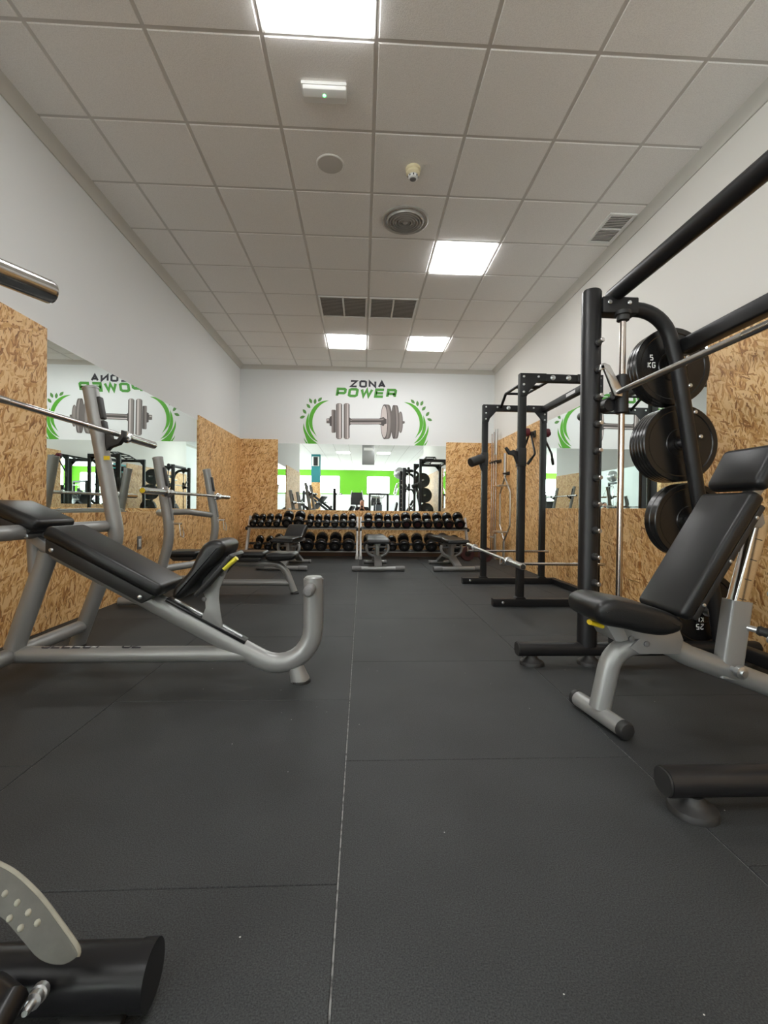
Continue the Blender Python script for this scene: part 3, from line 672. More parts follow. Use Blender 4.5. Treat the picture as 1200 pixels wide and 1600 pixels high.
    b = MB(); b.tube([V(cb.x-.02, yc, cb.z-.02), at(57,893,Y=yc)], .034, 16, up=(0,1,0)); b.tube([V(cb.x, yc, cb.z), V(at(90,850,Y=yc).x, yc, cb.z-.02)], .03, 14, up=(0,1,0)); b.build('brace', 'silver', t)
    # head pad and back pad on black shells
    def padded(name, a, c, w, th, bev, shell_th, y=yc):
        d = (c-a).normalized(); n = V(-d.z, 0, d.x); n = n if n.z > 0 else -n
        q = MB(); q.obox(a-n*th/2, c-n*th/2, w, th, up=n, bevel=bev, seg=4); p_ = q.build(name, 'vinyl', t)
        q = MB(); q.prism([a-n*(th*.96)+d*.02+V(0,-w*.46,0), c-n*(th*.96)-d*.02+V(0,-w*.46,0), c-n*(th+shell_th)-d*.05+V(0,-w*.46,0), a-n*(th+shell_th)+d*.05+V(0,-w*.46,0)], (0,w*.92,0), .006); q.build('pad_shell', 'plastic', p_)
        q = MB()
        for s_ in (.12, .88):
            for sy in (-1, 1): bolt(q, a+(c-a)*s_-n*(th+shell_th*.55)+V(0,sy*w*.46,0), (0,sy,0), .010, .006)
        q.build('shell_bolt', 'zinc', p_)
        return p_
    tn = V(-1.405, yc, .760); tl = V(-.893, yc, .484)
    padded('back_pad', tn, tl, .285, .062, .024, .055)
    hn = V(-1.660, yc, .876); hl = V(-1.432, yc, .777)
    padded('head_pad', hn, hl, .285, .062, .024, .05)
    # steel bracket under the head pad
    q = MB(); q.prism([at(x,y,Y=yc-.05) for x, y in ((28,833),(50,832),(92,866),(88,870),(58,856))], (0,.10,0), .003); q.build('head_bracket', 'plate', t)
    # seat: curved saddle, carried by a plate bracket on the rail
    prof = [(286,926),(296,929),(306,922),(318,908),(334,888),(350,876),(361,862),(363,850),(356,843),(343,842),(331,848),(322,862),(312,884),(299,900),(288,912)]
    q = MB(); q.cushion([at(x,y,Y=yc) for x, y in prof], .28, .034); s_ = q.build('seat_pad', 'vinyl', t, smooth=85)
    q = MB(); q.prism([at(x,y,Y=yc-.115) for x, y in ((302,928),(318,912),(343,884),(358,866),(362,871),(346,891),(320,920),(304,934))], (0,.23,0), .003); q.build('seat_shell', 'plastic', s_)
    for sy in (-.035, .029):
        q = MB(); q.prism([at(x,y,Y=yc+sy) for x, y in ((318,905),(340,880),(352,868),(358,874),(358,886),(350,903),(343,920),(342,935),(344,955),(348,978),(343,981),(315,966),(321,950),(320,932),(313,918))], (0,.006,0), .001); br = q.build('seat_bracket', 'plate', t)
        q = MB()
        for x, y in ((347,887),(347,897),(319,936)): bolt(q, at(x,y,Y=yc+sy), (0,-1,0), .011, .006)
        q.build('bracket_bolt', 'grey', br)
    q = MB(); a, c = at(350,889,Y=yc-.10), at(370,872,Y=yc-.10); q.tube([a, a+(c-a)*.6, c], .011, 12, up=(0,1,0), ry=.018); q.build('release_lever', 'yellowp', t)
    return hb
hb = incline_station()
barbell('chrome barbell resting in the hooks of the incline bench press', (hb.x+.043, 2.30, hb.z+.006), 1.095, .4, .0145, ('chrome','chrome','brushed'))

# ------------------------------------------------------------------ flat bench press station further back on the left
def flat_station():
    yc = 4.64; dy = .62
    t = thing('flat_bench_press', 'silver flat bench press station with curved uprights and low black bench', 'weight bench', (-1.2, yc, 0))
    top, mid, low = V(-1.712, 0, 1.243), V(-1.600, 0, .60), V(-1.76, 0, .006)
    for y in (yc-dy, yc+dy):
        b = MB(); b.tube([V(top.x,y,top.z), V(mid.x,y,mid.z), V(low.x,y,low.z)], .041, 18, up=(0,1,0), fil=.7); up_ = b.build('upright', 'silver', t)
        q = MB(); q.lathe(V(top.x,y,top.z), (top-mid), [(.043,-.004),(.043,.010),(.038,.014)], 20); q.build('upright_cap', 'plate', up_)
        dd = (V(mid.x,0,mid.z)-V(top.x,0,top.z)).normalized(); nn = V(-dd.z,0,dd.x); nn = nn if nn.x > 0 else -nn
        q = MB(); q.obox(V(top.x,y,top.z)+dd*.08+nn*.04, V(top.x,y,top.z)+dd*.24+nn*.04, .045, .022, up=nn, bevel=.007); q.build('wear_strip', 'plastic', up_)
        q = MB(); q.obox(V(top.x,y,top.z)+dd*.30+nn*.038, V(top.x,y,top.z)+dd*.53+nn*.038, .04, .014, up=nn, bevel=.004); q.build('wear_strip', 'grey', up_)
        c = V(-1.632, y, .955)
        prof = [(-.050,.028),(-.030,.028),(-.018,-.018),(.008,-.020),(.024,.002),(.030,.030),(.044,.026),(.040,-.012),(.018,-.040),(-.05,-.055)]
        q = MB(); q.prism([c+V(u_,-.02,v_) for u_, v_ in prof], (0,.04,0), .003); q.build('bar_hook', 'brushed', up_)
        # clip hanging on a short peg
        q = MB(); q.cyl(V(-1.585,y,.70), V(-1.51,y,.70), .008, 10); q.build('clip_peg', 'chrome', up_)
        q = MB(); q.tube([V(-1.525,y-.012,.70), V(-1.515,y-.016,.60), V(-1.495,y-.004,.585), V(-1.495,y+.01,.62), V(-1.51,y+.004,.68)], .005, 8); q.build('bar_clip', 'chrome' if y < yc else 'brushed', up_)
        q = MB(); q.tube([V(low.x+.03,y,.06), V(low.x-.26,y,.045)], .036, 16, up=(0,0,1)); q.build('base_leg', 'silver', t)
        q = MB(); q.lathe(V(low.x, y, .014), (0,0,-1), [(.046,0),(.048,.004),(.048,.014)], 20); q.build('foot_pad', 'plastic', t)
    b = MB(); b.tube([V(-1.64,yc-dy,.78), V(-1.80,yc-.38,.79), V(-1.80,yc+.30,.79), V(-1.64,yc+dy,.75)], .030, 14, up=(0,0,1), fil=.12); b.build('cross_tube', 'silver', t)
    b = MB(); b.tube([V(-1.66,yc-dy,.32), V(-1.26,yc,.345)], .030, 14); b.tube([V(-1.66,yc+dy,.32), V(-1.26,yc,.345)], .030, 14); b.build('brace', 'silver', t)
    # bench frame
    b = MB(); b.tube([V(-1.56,yc,.305), V(-.765,yc,.295), V(-.655,yc,.02)], .034, 16, up=(0,1,0), fil=.16); b.build('bench_spine', 'silver', t)
    b = MB(); b.tube([V(-1.62,yc,.112), V(-.70,yc,.108)], .030, 16, up=(0,1,0)); b.build('base_tube', 'silver', t)
    b = MB(); b.tube([V(-1.58,yc,.30), V(-1.64,yc,.05)], .034, 16, up=(0,1,0)); b.tube([V(-1.64,yc-.3,.045), V(-1.64,yc+.3,.045)], .034, 16); b.build('rear_leg', 'silver', t)
    b = MB(); b.lathe(V(-.650,yc,.02), (0,0,-1), [(.036,0),(.042,.006),(.042,.02)], 18); b.build('foot_pad', 'plastic', t)
    # pads: head, back and seat
    def pad(name, x0, x1, z, w, th, shell=True):
        q = MB(); q.box(((x0+x1)/2, yc, z-th/2), (x1-x0, w, th), .024, 4); p_ = q.build(name, 'vinyl', t)
        if shell: q = MB(); q.prism([V(x0+.02,yc-w*.45,z-th+.004), V(x1-.02,yc-w*.45,z-th+.004), V(x1-.06,yc-w*.45,z-th-.035), V(x0+.06,yc-w*.45,z-th-.035)], (0,w*.9,0), .004); q.build('pad_shell', 'plastic', p_)
    pad('head_pad', -1.835, -1.56, .422, .28, .058)
    pad('back_pad', -1.54, -.925, .420, .28, .058)
    q = MB(); q.cushion([V(x,yc,z) for x, z in ((-.915,.355),(-.905,.40),(-.835,.413),(-.75,.407),(-.665,.411),(-.628,.396),(-.628,.366),(-.665,.342),(-.75,.332),(-.855,.328))], .28, .034); q.build('seat_pad', 'vinyl', t, smooth=85)
flat_station()
barbell('chrome barbell with a yellow end cap on the flat bench press', (-1.594, 4.59, .960), 1.10, .4, .0135, ('chrome','chrome','brushed'), caps=('yellow','plastic'), sl=.41)

# ------------------------------------------------------------------ machine at the lower left corner, mostly outside the frame
def corner_machine():
    t = thing('leg_machine', 'black machine in the near left corner with oval base tube and grey foot plate', 'gym machine', (-.8, .80, 0))
    y = .805
    b = MB(); b.sweep([V(-.368,y,.058), V(-1.30,y,.058)], rrect(.090, .090, .042, 8), up=(0,0,1)); bt = b.build('base_tube', 'blackgl', t)
    q = MB(); q.sweep([V(-.344,y,.058), V(-.368,y,.058)], rrect(.094, .094, .0445, 8), up=(0,0,1)); q.build('end_cap', 'blackgl', bt)
    for x in (-.43, -1.2): q = MB(); q.box((x,y,.007), (.10,.07,.014), .004); q.build('foot_pad', 'rubber', bt)
    # foot plate: grey, round-ended, studded
    ed = [(-60,1330),(-8,1352),(24,1370),(60,1404),(92,1446),(118,1484),(118,1497),(95,1508),(62,1499),(32,1466),(0,1432),(-60,1400)]
    P = []
    for x, y_ in ed: P.append(at(x, y_, Y=.80-(y_-1330)/178*.075))
    P = [p_ for p_ in smooth_pts(P, 4, True)]
    q = MB(); q.prism(P, V(.006,-.010,.010), .0015, 2); fp = q.build('foot_plate', 'footgrey', t)
    q = MB(); q.tube([p_+V(.003,-.004,.006) for p_ in smooth_pts([at(x,y_,Y=.80-(y_-1330)/178*.075) for x, y_ in ed[:7]], 5)], .0055, 10); q.build('plate_rim', 'rim', fp)  # rim coloured paler for the light caught along the plate's edge
    q = MB()
    nrm = V(.4,-.7,.6).normalized()
    for x, y_ in ((10,1398),(29,1412),(46,1427),(60,1443),(17,1436),(34,1451),(-4,1422)):
        p_ = at(x, y_, Y=.80-(y_-1330)/178*.075)+V(.006,-.010,.010); q.lathe(p_-nrm*.006, nrm, [(.006,0),(.005,.007),(.002,.009)], 10)
    q.build('grip_stud', 'rim', fp, smooth=60)
    # arm that carries the foot plate, bolt and black cross pin
    q = MB(); q.tube([at(-10,1545,Y=.75), at(18,1565,Y=.70), at(-30,1640,Y=.66)], .020, 14); q.build('pivot_tube', 'blackgl', t)
    q = MB(); a = at(64,1548,Y=.755); c = at(37,1586,Y=.70); d = (c-a).normalized(); q.lathe(a, d, [(.013,0),(.013,.012),(.009,.014),(.011,.016),(.011,.030),(.006,.032),(.006,.052),(.004,.058)], 14); q.build('bolt', 'zinc', bt)
    q = MB(); q.rtube([V(-.80,.80,.10), V(-.80,.74,.27), V(-.62,.785,.32)], .05, .03, fil=.05); q.build('plate_arm', 'blackgl', t)
    # column outside the frame with a chrome weight horn
    q = MB(); q.tube([V(-.93,.62,.0), V(-.93,.62,1.5)], .05, 18); q.tube([V(-1.1,.805,.06), V(-.93,.62,.06)], .045, 14); q.build('column', 'blackgl', t)
    e = at(84,459,Y=1.05); d = V(.43,.90,0).normalized(); q = MB(); q.lathe(e-d*.46, d, [(.0245,0),(.0245,.45),(.022,.457),(.016,.46)], 24); q.build('weight_horn', 'chrome', t)
corner_machine()
# ------------------------------------------------------------------ plate-loaded smith machine (right)
YA, YBk = 2.55, 1.29          # far and near side frames
def smith():
    t = thing('smith_machine', 'tall black smith machine with pegged column and curved rear legs', 'smith machine', (1.6, 1.9, 0))
    xc = 1.257; xr0, xr1, xr2 = 1.764, 1.873, 2.012
    for y in (YA, YBk):
        s_ = 1 if y == YA else -1; inn = -s_
        b = MB(); b.lathe(V(xc,y,.10), (0,0,1), [(.052,0),(.052,1.952),(.046,1.962)], 28); c = b.build('column', 'black', t)
        # safety pegs facing the lifter
        zs = [at(926, py, Y=YA-.05).z for py in (536,578,621,663,705,747,788,829,870,911)]
        for z in zs:
            q = MB(); q.lathe(V(xc+.012, y+inn*.046, z), (0,inn,0), [(.017,0),(.017,.014),(.012,.016),(.012,.060),(.009,.064)], 14); q.build('safety_peg', 'brushed', c)
            q = MB(); q.lathe(V(xc+.012, y+inn*.040, z), (0,inn,0), [(.021,0),(.021,.016),(.017,.024)], 14); q.build('peg_bushing', 'plastic', c)
        # base rail
        b = MB(); b.sweep([V(.868,y,.082), V(2.24,y,.082)], rrect(.086, .075, .034, 6), up=(0,0,1)); rl = b.build('base_rail', 'black', t)
        q = MB(); q.sweep([V(.862,y,.082), V(.870,y,.082)], rrect(.080, .069, .030, 6), up=(0,0,1)); q.build('end_cap', 'rubber', rl)
        for x in (.945, 1.27, 2.16):
            q = MB(); q.lathe(V(x,y-.010,.050), (0,0,-1), [(.026,0),(.028,.010),(.040,.022),(.062,.032),(.066,.040),(.066,.050)], 28); q.build('levelling_foot', 'rubber', rl)
        # top bar that curves into the slanting rear leg
        b = MB(); b.tube([V(xc+.03,y,1.975), V(1.665,y,1.965), V(xr0-.01,y,1.66), V(xr1,y,.99), V(xr2+.02,y,.10)], .040, 18, up=(0,1,0), fil=[.24,.3,.3], ry=.036); lg = b.build('rear_leg', 'black', t)
        q = MB(); q.box((1.40,y-s_*0,1.975), (.20,.088,.088), .006); br = q.build('top_bracket', 'black', t)
        q = MB()
        for x in (1.335, 1.445): bolt(q, V(x,y-.045,1.985), (0,-1,0), .012, .009)
        q.build('bracket_bolt', 'zinc', br)
        # guide rod with collar
        q = MB(); q.cyl(V(1.408,y-.05*s_,.13), V(1.408,y-.05*s_,1.93), .0165, 18); gr = q.build('guide_rod', 'copper', t)
        q = MB(); q.lathe(V(1.408,y-.05*s_,1.935), (0,0,-1), [(.040,0),(.040,.02),(.032,.024),(.032,.05),(.024,.055)], 20); q.build('rod_collar', 'plastic', gr)
        q = MB(); q.lathe(V(1.408,y-.05*s_,.125), (0,0,1), [(.05,0),(.05,.03),(.036,.035),(.036,.09),(.03,.10)], 20); q.build('rod_buffer', 'rubber', gr)
        # weight horns on the rear leg
        for (x, z) in HORN:
            q = MB(); q.lathe(V(x,y,z), (0,s_,0), [(.034,0),(.034,.045),(.0245,.05),(.0245,.34),(.020,.345)], 20); q.build('weight_horn', 'brushed', lg)
        for x, z in [(a+.030, c+.02) for a, c in HORN[1:]]+[(1.80,1.545), (1.832,1.40), (1.783,1.70)]: q = MB(); bolt(q, V(x,y-.036,z), (0,-1,0), .011, .010); q.build('leg_bolt', 'zinc', lg)
    # beams joining the two side frames
    b = MB(); b.tube([V(1.385,YA+.02,2.045), V(1.385,YBk-.02,2.045)], .042, 20, up=(0,0,1)); b.build('top_beam', 'black', t)
    b = MB(); b.rtube([V(1.80,YA+.0,1.775), V(1.80,YBk,1.775)], .07, .085, up=(0,0,1), rad=.012); b.build('rear_beam', 'black', t)
    b = MB(); b.rtube([V(2.10,YA,.082), V(2.10,YBk,.082)], .07, .07, up=(0,0,1), rad=.012); b.build('rear_beam', 'black', t)
    # sliding carriage: bearings, bar, hooks
    bz = 1.483; bx = 1.358
    q = MB(); q.cyl(V(bx,YA-.08,bz), V(bx,YBk+.08,bz), .0145, 18); br = q.build('bar', 'brushed', t)
    q = MB(); q.cyl(V(bx,1.40,bz), V(bx,1.62,bz), .0155, 18); q.build('knurling', 'chrome', br)
    for y in (YA, YBk):
        s_ = 1 if y == YA else -1
        q = MB(); q.lathe(V(1.408,y-.05*s_,1.378), (0,0,1), [(.026,0),(.034,.006),(.034,.206),(.026,.212)], 22); q.lathe(V(1.408,y-.05*s_,bz), (-1,0,0), [(.03,0),(.03,.05)], 14); q.build('bearing_sleeve', 'black', t)
        q = MB(); q.lathe(V(1.358,y+.02*s_,bz-.05), (0,s_,0), [(.022,0),(.026,.02),(.026,.30),(.022,.31)], 18); q.lathe(V(1.358,y-.03*s_,bz-.05), (0,s_,0), [(.036,0),(.036,.06)], 18); q.build('bar_sleeve', 'black', t)
        # hook arm, up to a peg
        hz_ = at(926,578,Y=YA-.05).z
        q = MB(); yy = y-.10*s_
        prof = [V(bx+.020,0,bz-.024), V(bx-.022,0,bz-.020), V(bx-.078,0,hz_-.016), V(bx-.082,0,hz_-.010), V(bx-.098,0,hz_-.020), V(bx-.108,0,hz_-.016), V(bx-.104,0,hz_+.012), V(bx-.080,0,hz_+.022), V(bx-.050,0,hz_+.010), V(bx+.022,0,bz+.012)]
        q.prism([V(p.x, yy-.010, p.z) for p in prof], (0,.020,0), .003); q.build('hook_arm', 'brushed', br)
    return t
HORN = [(1.768+.012,1.70-.012), (1.8345+.0,1.245+.0), (1.9035,.80), (1.985,.285)]
smith()
# weight plates stored on the far rear leg
def plate(label, x, y, z, R, th, grp, mark=None, upside=False, holes=False):
    t = thing('weight_plate', label, 'weight plate', (x,y,z), group=grp)
    b = MB(); b.lathe(V(x,y-th/2,z), (0,1,0), [(.0255,0),(.040,.0),(.042,.004),(.075,.005),(.078,.002),(.082,.002),(.086,.006),(R-.035,.006),(R-.030,.002),(R-.005,.001),(R,.005),(R,th-.005),(R-.005,th-.001),(R-.03,th-.002),(R-.035,th-.006),(.042,th-.004),(.040,th),(.0255,th)], 56); b.build('plate_body', 'bumper', t)
    b = MB(); b.lathe(V(x,y-th/2-.001,z), (0,1,0), [(.0252,0),(.036,0),(.038,.003),(.038,.006),(.0252,.006)], 28); b.build('steel_hub', 'blackgl', t)
    if mark:
        lines, (dx, dz), h = mark; b = MB(); sg = -1 if upside else 1; o = V(x+dx, y-th/2+.0042, z+dz)
        rgt, up_ = V(sg,0,0), V(0,0,sg)
        for i, ln in enumerate(lines): text(b, ln, o-up_*(i*h*1.25)-rgt*(len(ln)*h*.74/2), rgt, up_, h, h*.62, h*.14, h*.17)
        b.build('marking', 'marking', t, smooth=0)
names = ['top', 'second', 'third', 'lowest']
stacks = [(3, .034, .222), (5, .032, .222), (2, .055, .218), (3, .040, .220)]
for k_, ((x, z), (n_, th, R_)) in enumerate(zip(HORN, stacks)):
    y = YA+.075
    for j in range(n_):
        pos = ['outermost', 'second', 'third', 'fourth', 'fifth'][j] if j else 'the one nearest the leg'
        m = None; ups = False
        if j == 0 and k_ == 0: m = (['5', 'KG'], (-.125, .028), .034)
        if j == 0 and k_ == 3: m = (['25', 'KG'], (-.02, -.085), .034); ups = True
        lab = 'black rubber weight plate on the %s horn of the smith machine, %s' % (names[k_], 'nearest the leg' if j == 0 else '%s from the leg' % pos)
        if j == 0 and k_ == 0: lab = 'black rubber plate marked 5 KG on the top horn of the smith machine'
        if j == 0 and k_ == 3: lab = 'black rubber plate marked 25 KG on the lowest horn of the smith machine'
        plate(lab, x+.001*j, y+th/2, z-.0005, R_, th-.001, 'plates on the smith machine horns', m, ups); y += th

# ------------------------------------------------------------------ adjustable bench in front of the smith machine
def adj_bench():
    yc = 1.84
    t = thing('adjustable_bench', 'silver adjustable bench with black seat and raised backrest beside the smith machine', 'weight bench', (1.4, yc, 0))
    b = MB(); A = V(.985,1.705,.035); B_ = V(.945,1.985,.035); d = (B_-A).normalized()
    b.tube([A, B_], .032, 20, up=(0,0,1)); ft = b.build('front_foot', 'silver', t)
    for p_, s_ in ((A,-1), (B_,1)): q = MB(); q.lathe(p_+d*s_*-.002, d*s_, [(.0335,0),(.0335,.020),(.028,.028),(.012,.032)], 20); q.build('end_cap', 'rubber', ft)
    m0 = (A+B_)/2
    b = MB(); b.tube([V(m0.x+.0,yc,.055), at(958,1010,Y=yc), at(1035,1003,Y=yc), at(1075,1024,Y=yc), at(1250,1090,Y=yc)], .042, 20, up=(0,1,0), fil=[.12,.10,.2], ry=.040); b.build('main_tube', 'silver', t)
    b = MB(); b.tube([V(1.80,yc,.045), V(2.08,yc,.045)], .042, 18, up=(0,1,0)); b.tube([V(2.02,yc-.26,.035), V(2.02,yc+.26,.035)], .032, 18); b.build('rear_foot', 'silver', t)
    b = MB(); b.tube([at(1250,1090,Y=yc), V(1.86,yc,.05)], .042, 18, up=(0,1,0)); b.build('rear_tube', 'silver', t)
    # bracket plates under the seat
    for sy in (-.045, .037):
        q = MB(); q.prism([at(x,y,Y=yc+sy) for x, y in ((945,975),(1030,988),(1062,984),(1068,1000),(1062,1022),(1000,1022),(985,1012),(1000,998),(965,1002))], (0,.008,0), .001); bk = q.build('seat_bracket', 'plate', t)
        q = MB(); q.prism([at(x,y,Y=yc+sy*1.3) for x, y in ((1052,968),(1082,962),(1098,930),(1090,912),(1076,950))], (0,.008,0), .001); q.build('hinge_bracket', 'plate', t)
        q = MB()
        for x, y in ((986,998),(1010,1006),(1055,983)): bolt(q, at(x,y,Y=yc+sy), (0,-1,0), .012, .007)
        q.build('bracket_bolt', 'grey', bk)
    q = MB(); q.prism([at(x,y,Y=yc-.075) for x, y in ((945,972),(972,976),(982,1000),(972,1003),(962,1002))], (0,.15,0), .002); q.build('seat_guide', 'plate', t)
    q = MB(); q.tube([at(940,978,Y=yc-.03), at(921,972,Y=yc-.03)], .010, 12, up=(0,1,0), ry=.022); q.build('release_lever', 'yellow', t)
    # seat: saddle shape
    prof = [(917,950),(920,940),(930,934),(946,932),(975,938),(1005,944),(1030,952),(1046,962),(1048,972),(1042,980),(1020,986),(990,983),(960,976),(932,971),(920,963)]
    q = MB(); q.cushion([at(x,y,Y=yc-.05)+V(0,.05,0) for x, y in prof], .28, .034); q.build('seat_pad', 'vinyl', t, smooth=85)
    # backrest and head pad
    lo = V(1.190,yc,.462); hi = V(1.478,yc,.936); d = (hi-lo).normalized(); n = V(-d.z,0,d.x)  # faces the room
    w = .285; th = .058
    q = MB(); q.obox(lo-n*th/2, hi-n*th/2, w, th, up=n, bevel=.022, seg=4); p_ = q.build('back_pad', 'vinyl', t)
    q = MB(); q.obox(lo+d*.02-n*(th+.010), hi-d*.03-n*(th+.010), w*.93, .024, up=n, bevel=.005); q.build('pad_shell', 'plastic', p_)
    q = MB()
    for f_ in (.15, .5, .85):
        for sy in (-1, 1): bolt(q, lo+(hi-lo)*f_-n*(th+.010)+V(0,sy*w*.465,0), (0,sy,0), .007, .004)
    q.build('shell_bolt', 'zinc', p_)
    h0 = hi+d*.018+n*.004; 
    h1 = h0+V(.088,0,.168); dh = (h1-h0).normalized(); nh = V(-dh.z,0,dh.x)
    q = MB(); q.obox(h0-nh*.03, h1-nh*.03, .275, .066, up=nh, bevel=.028, seg=5); q.build('head_pad', 'vinyl', t)
    # back tube carrying the pads
    q = MB(); q.rtube([lo-n*.095+d*.02, hi-n*.095+d*.12], .06, .04, up=n, rad=.008); q.build('back_tube', 'plate', t)
    # telescopic prop: square sleeve, chrome tube with holes, pop pin
    p0 = at(1136,1050,Y=yc); p1 = at(1152,938,Y=yc); dp = (p1-p0).normalized(); pt = at(1187,806,Y=yc); dt = (pt-p1).normalized()
    q = MB(); q.rtube([p0-dp*.02, p1], .092, .066, up=(0,1,0), rad=.012); sl = q.build('prop_sleeve', 'silver', t)
    q = MB(); q.rtube([p1-dt*.10, pt], .064, .050, up=(0,1,0), rad=.010); pr = q.build('prop_tube', 'chrome', t)
    q = MB(); sd = V(dt.z,0,-dt.x)
    for f_ in (.12, .36, .60, .80): q.lathe(p1+(pt-p1)*f_+sd*.031, sd, [(.008,0),(.008,.003)], 12)
    q.build('adjust_hole', 'plastic', pr, smooth=0)
    q = MB()
    for f_ in (.02, .25, .48, .72): q.obox(p1+(pt-p1)*f_+V(0,-.0255,0), p1+(pt-p1)*(f_+.008)+V(0,-.0255,0), .03, .001, up=(0,-1,0))
    q.build('scale_mark', 'plastic', pr, smooth=0)
    q = MB(); q.prism([at(x,y,Y=yc-.04) for x, y in ((1162,812),(1180,798),(1193,802),(1196,818),(1190,825),(1168,822))], (0,.08,0), .003); q.build('prop_bracket', 'plate', t)
    k0 = p0+dp*.19+V(.035,-.025,0); kd = V(.55,-.75,-.12).normalized()
    q = MB(); q.lathe(k0, kd, [(.012,0),(.012,.035),(.009,.036)], 14); kp = q.build('pop_pin', 'zinc', sl)
    q = MB(); q.lathe(k0+kd*.034, kd, [(.016,0),(.020,.010),(.017,.020),(.022,.040),(.024,.055),(.018,.062),(.012,.058)], 18); q.build('pin_knob', 'rubber', kp)
    # pivot bolt at the foot of the prop
    pv = at(1140,1042,Y=yc)
    q = MB(); q.cyl(V(pv.x-.02,yc+.10,pv.z+.005), V(pv.x-.02,yc-.075,pv.z+.005), .011, 14); q.lathe(V(pv.x-.02,yc-.07,pv.z+.005), (0,-1,0), [(.024,0),(.024,.02),(.012,.022),(.012,.032)], 16); q.lathe(V(pv.x-.02,yc+.10,pv.z+.005), (0,1,0), [(.024,0),(.024,.02),(.012,.024)], 16); q.build('pivot_bolt', 'zinc', t)
adj_bench()

# ------------------------------------------------------------------ power rack
def power_rack():
    yn, yf = 4.075, 5.32; xl, xr = 1.397, 2.075; H = 2.042; s = .062
    t = thing('power_rack', 'black power rack with drilled posts and overhead grip bars by the right wall', 'power rack', (1.75, 4.7, 0))
    for y in (yn, yf):
        for x in (xl, xr):
            q = MB(); q.rtube([V(x,y,.06), V(x,y,H)], s, s, up=(0,1,0), rad=.006); po = q.build('post', 'black', t)
            hb_ = MB(); z = .22
            while z < 1.85:
                hb_.lathe(V(x-s/2-.0002,y,z), (-1,0,0), [(.0125,0),(.0125,.0012)], 12); hb_.lathe(V(x+s/2+.0002,y,z), (1,0,0), [(.0125,0),(.0125,.0012)], 12); z += .09
            hb_.build('post_holes', 'plastic', po, smooth=0)
            # corner gusset with bolts
            sx = 1 if x == xl else -1
            q = MB(); q.prism([V(x-sx*.031,y-.038,H), V(x+sx*.20,y-.038,H), V(x+sx*.20,y-.038,H-.065), V(x+sx*.12,y-.038,H-.075), V(x+sx*.045,y-.038,H-.16), V(x+sx*.031,y-.038,H-.20), V(x-sx*.031,y-.038,H-.20)], (0,.007,0), .001); g_ = q.build('gusset', 'black', t)
            q = MB()
            for dx, dz in ((0,-.03),(.13,-.03),(.0,-.10),(.0,-.165)): bolt(q, V(x+sx*dx,y-.038,H+dz), (0,-1,0), .010, .007)
            q.build('gusset_bolt', 'zinc', g_)
            q = MB(); q.prism([V(x-.05,y-.034,.066), V(x+.05,y-.034,.066), V(x+.034,y-.034,.085), V(x-.034,y-.034,.085)], (0,.068,0), .002); q.build('base_weld', 'black', t)
        q = MB(); q.rtube([V(xl+.03,y,H-.035), V(xr-.03,y,H-.035)], .06, .068, up=(0,0,1), rad=.006); bm_ = q.build('top_beam', 'black', t)
        q = MB()
        for dx in (.26,.40): q.lathe(V(xl+dx,y-.030,H-.034), (0,-1,0), [(.022,0),(.022,.006),(.014,.009),(.008,.012)], 16)
        q.build('beam_plug', 'zinc', bm_)
        # floor runner
        q = MB(); q.rtube([V(1.155,y,.034), V(2.24,y,.034)], .066, .066, up=(0,0,1), rad=.005); ru = q.build('floor_runner', 'black', t)
        q = MB(); bolt(q, V(1.24,y-.033,.036), (0,-1,0), .012, .006); q.build('runner_bolt', 'zinc', ru)
        # chrome safety bar, its end stands out past the post
        q = MB(); q.cyl(V(1.205,y-.052,.378), V(xr+.06,y-.052,.378), .0125, 16); sb = q.build('safety_bar', 'chrome', t)
        q = MB(); q.cyl(V(1.205,y-.052,.37), V(1.205,y-.052,.425), .010, 12); q.build('bar_stop', 'chrome', sb)
    q = MB(); q.rtube([V(2.22,yn-.02,.034), V(2.22,yf+.02,.034)], .06, .06, up=(0,0,1), rad=.005); q.build('floor_runner', 'black', t)
    q = MB(); q.rtube([V(xr,yn,H-.04), V(xr,yf,H-.04)], .06, .066, up=(0,0,1), rad=.006); sbm = q.build('side_beam', 'black', t)
    q = MB(); q.box((xr-.0315,4.55,H-.04), (.002,.20,.03)); q.build('name_plate', 'marking', sbm)
    # multi-grip chin-up ladder along the rack
    rails = []
    for x in (1.57, 1.79):
        q = MB(); q.tube([V(x,yf-.02,H-.035), V(x-.01,yf-.24,H+.075), V(x,yn+.42,H+.055), V(x,yn+.02,H-.025)], .015, 14, up=(1,0,0), fil=.05); q.build('grip_rail', 'black', t)
    for y, z in ((yf-.25,H+.073), (yf-.55,H+.066), (yn+.62,H+.058), (yn+.35,H+.042), (yn+.17,H+.01)):
        q = MB(); q.cyl(V(1.565,y,z), V(1.79,y,z), .0135, 14); q.build('grip_rung', 'black', t)
    # bar hooks on the near and far left posts
    q = MB(); y = yn; q.prism([V(xl-.035,y-.02,1.36), V(xl-.075,y-.02,1.375), V(xl-.105,y-.02,1.365), V(xl-.135,y-.02,1.40), V(xl-.150,y-.02,1.39), V(xl-.115,y-.02,1.335), V(xl-.07,y-.02,1.325), V(xl-.035,y-.02,1.24)], (0,.04,0), .004); q.box((xl-.003,y,1.31), (s+.012,s+.012,.16), .004); q.build('bar_hook', 'plastic', t)
    q = MB(); y = yf; q.box((xl-.003,y,1.42), (s+.012,s+.012,.15), .004); q.prism([V(xl-.03,y-.02,1.40), V(xl-.06,y-.02,1.43), V(xl-.06,y-.02,1.36), V(xl-.03,y-.02,1.28)], (0,.04,0), .003); q.build('bar_hook', 'plastic', t)
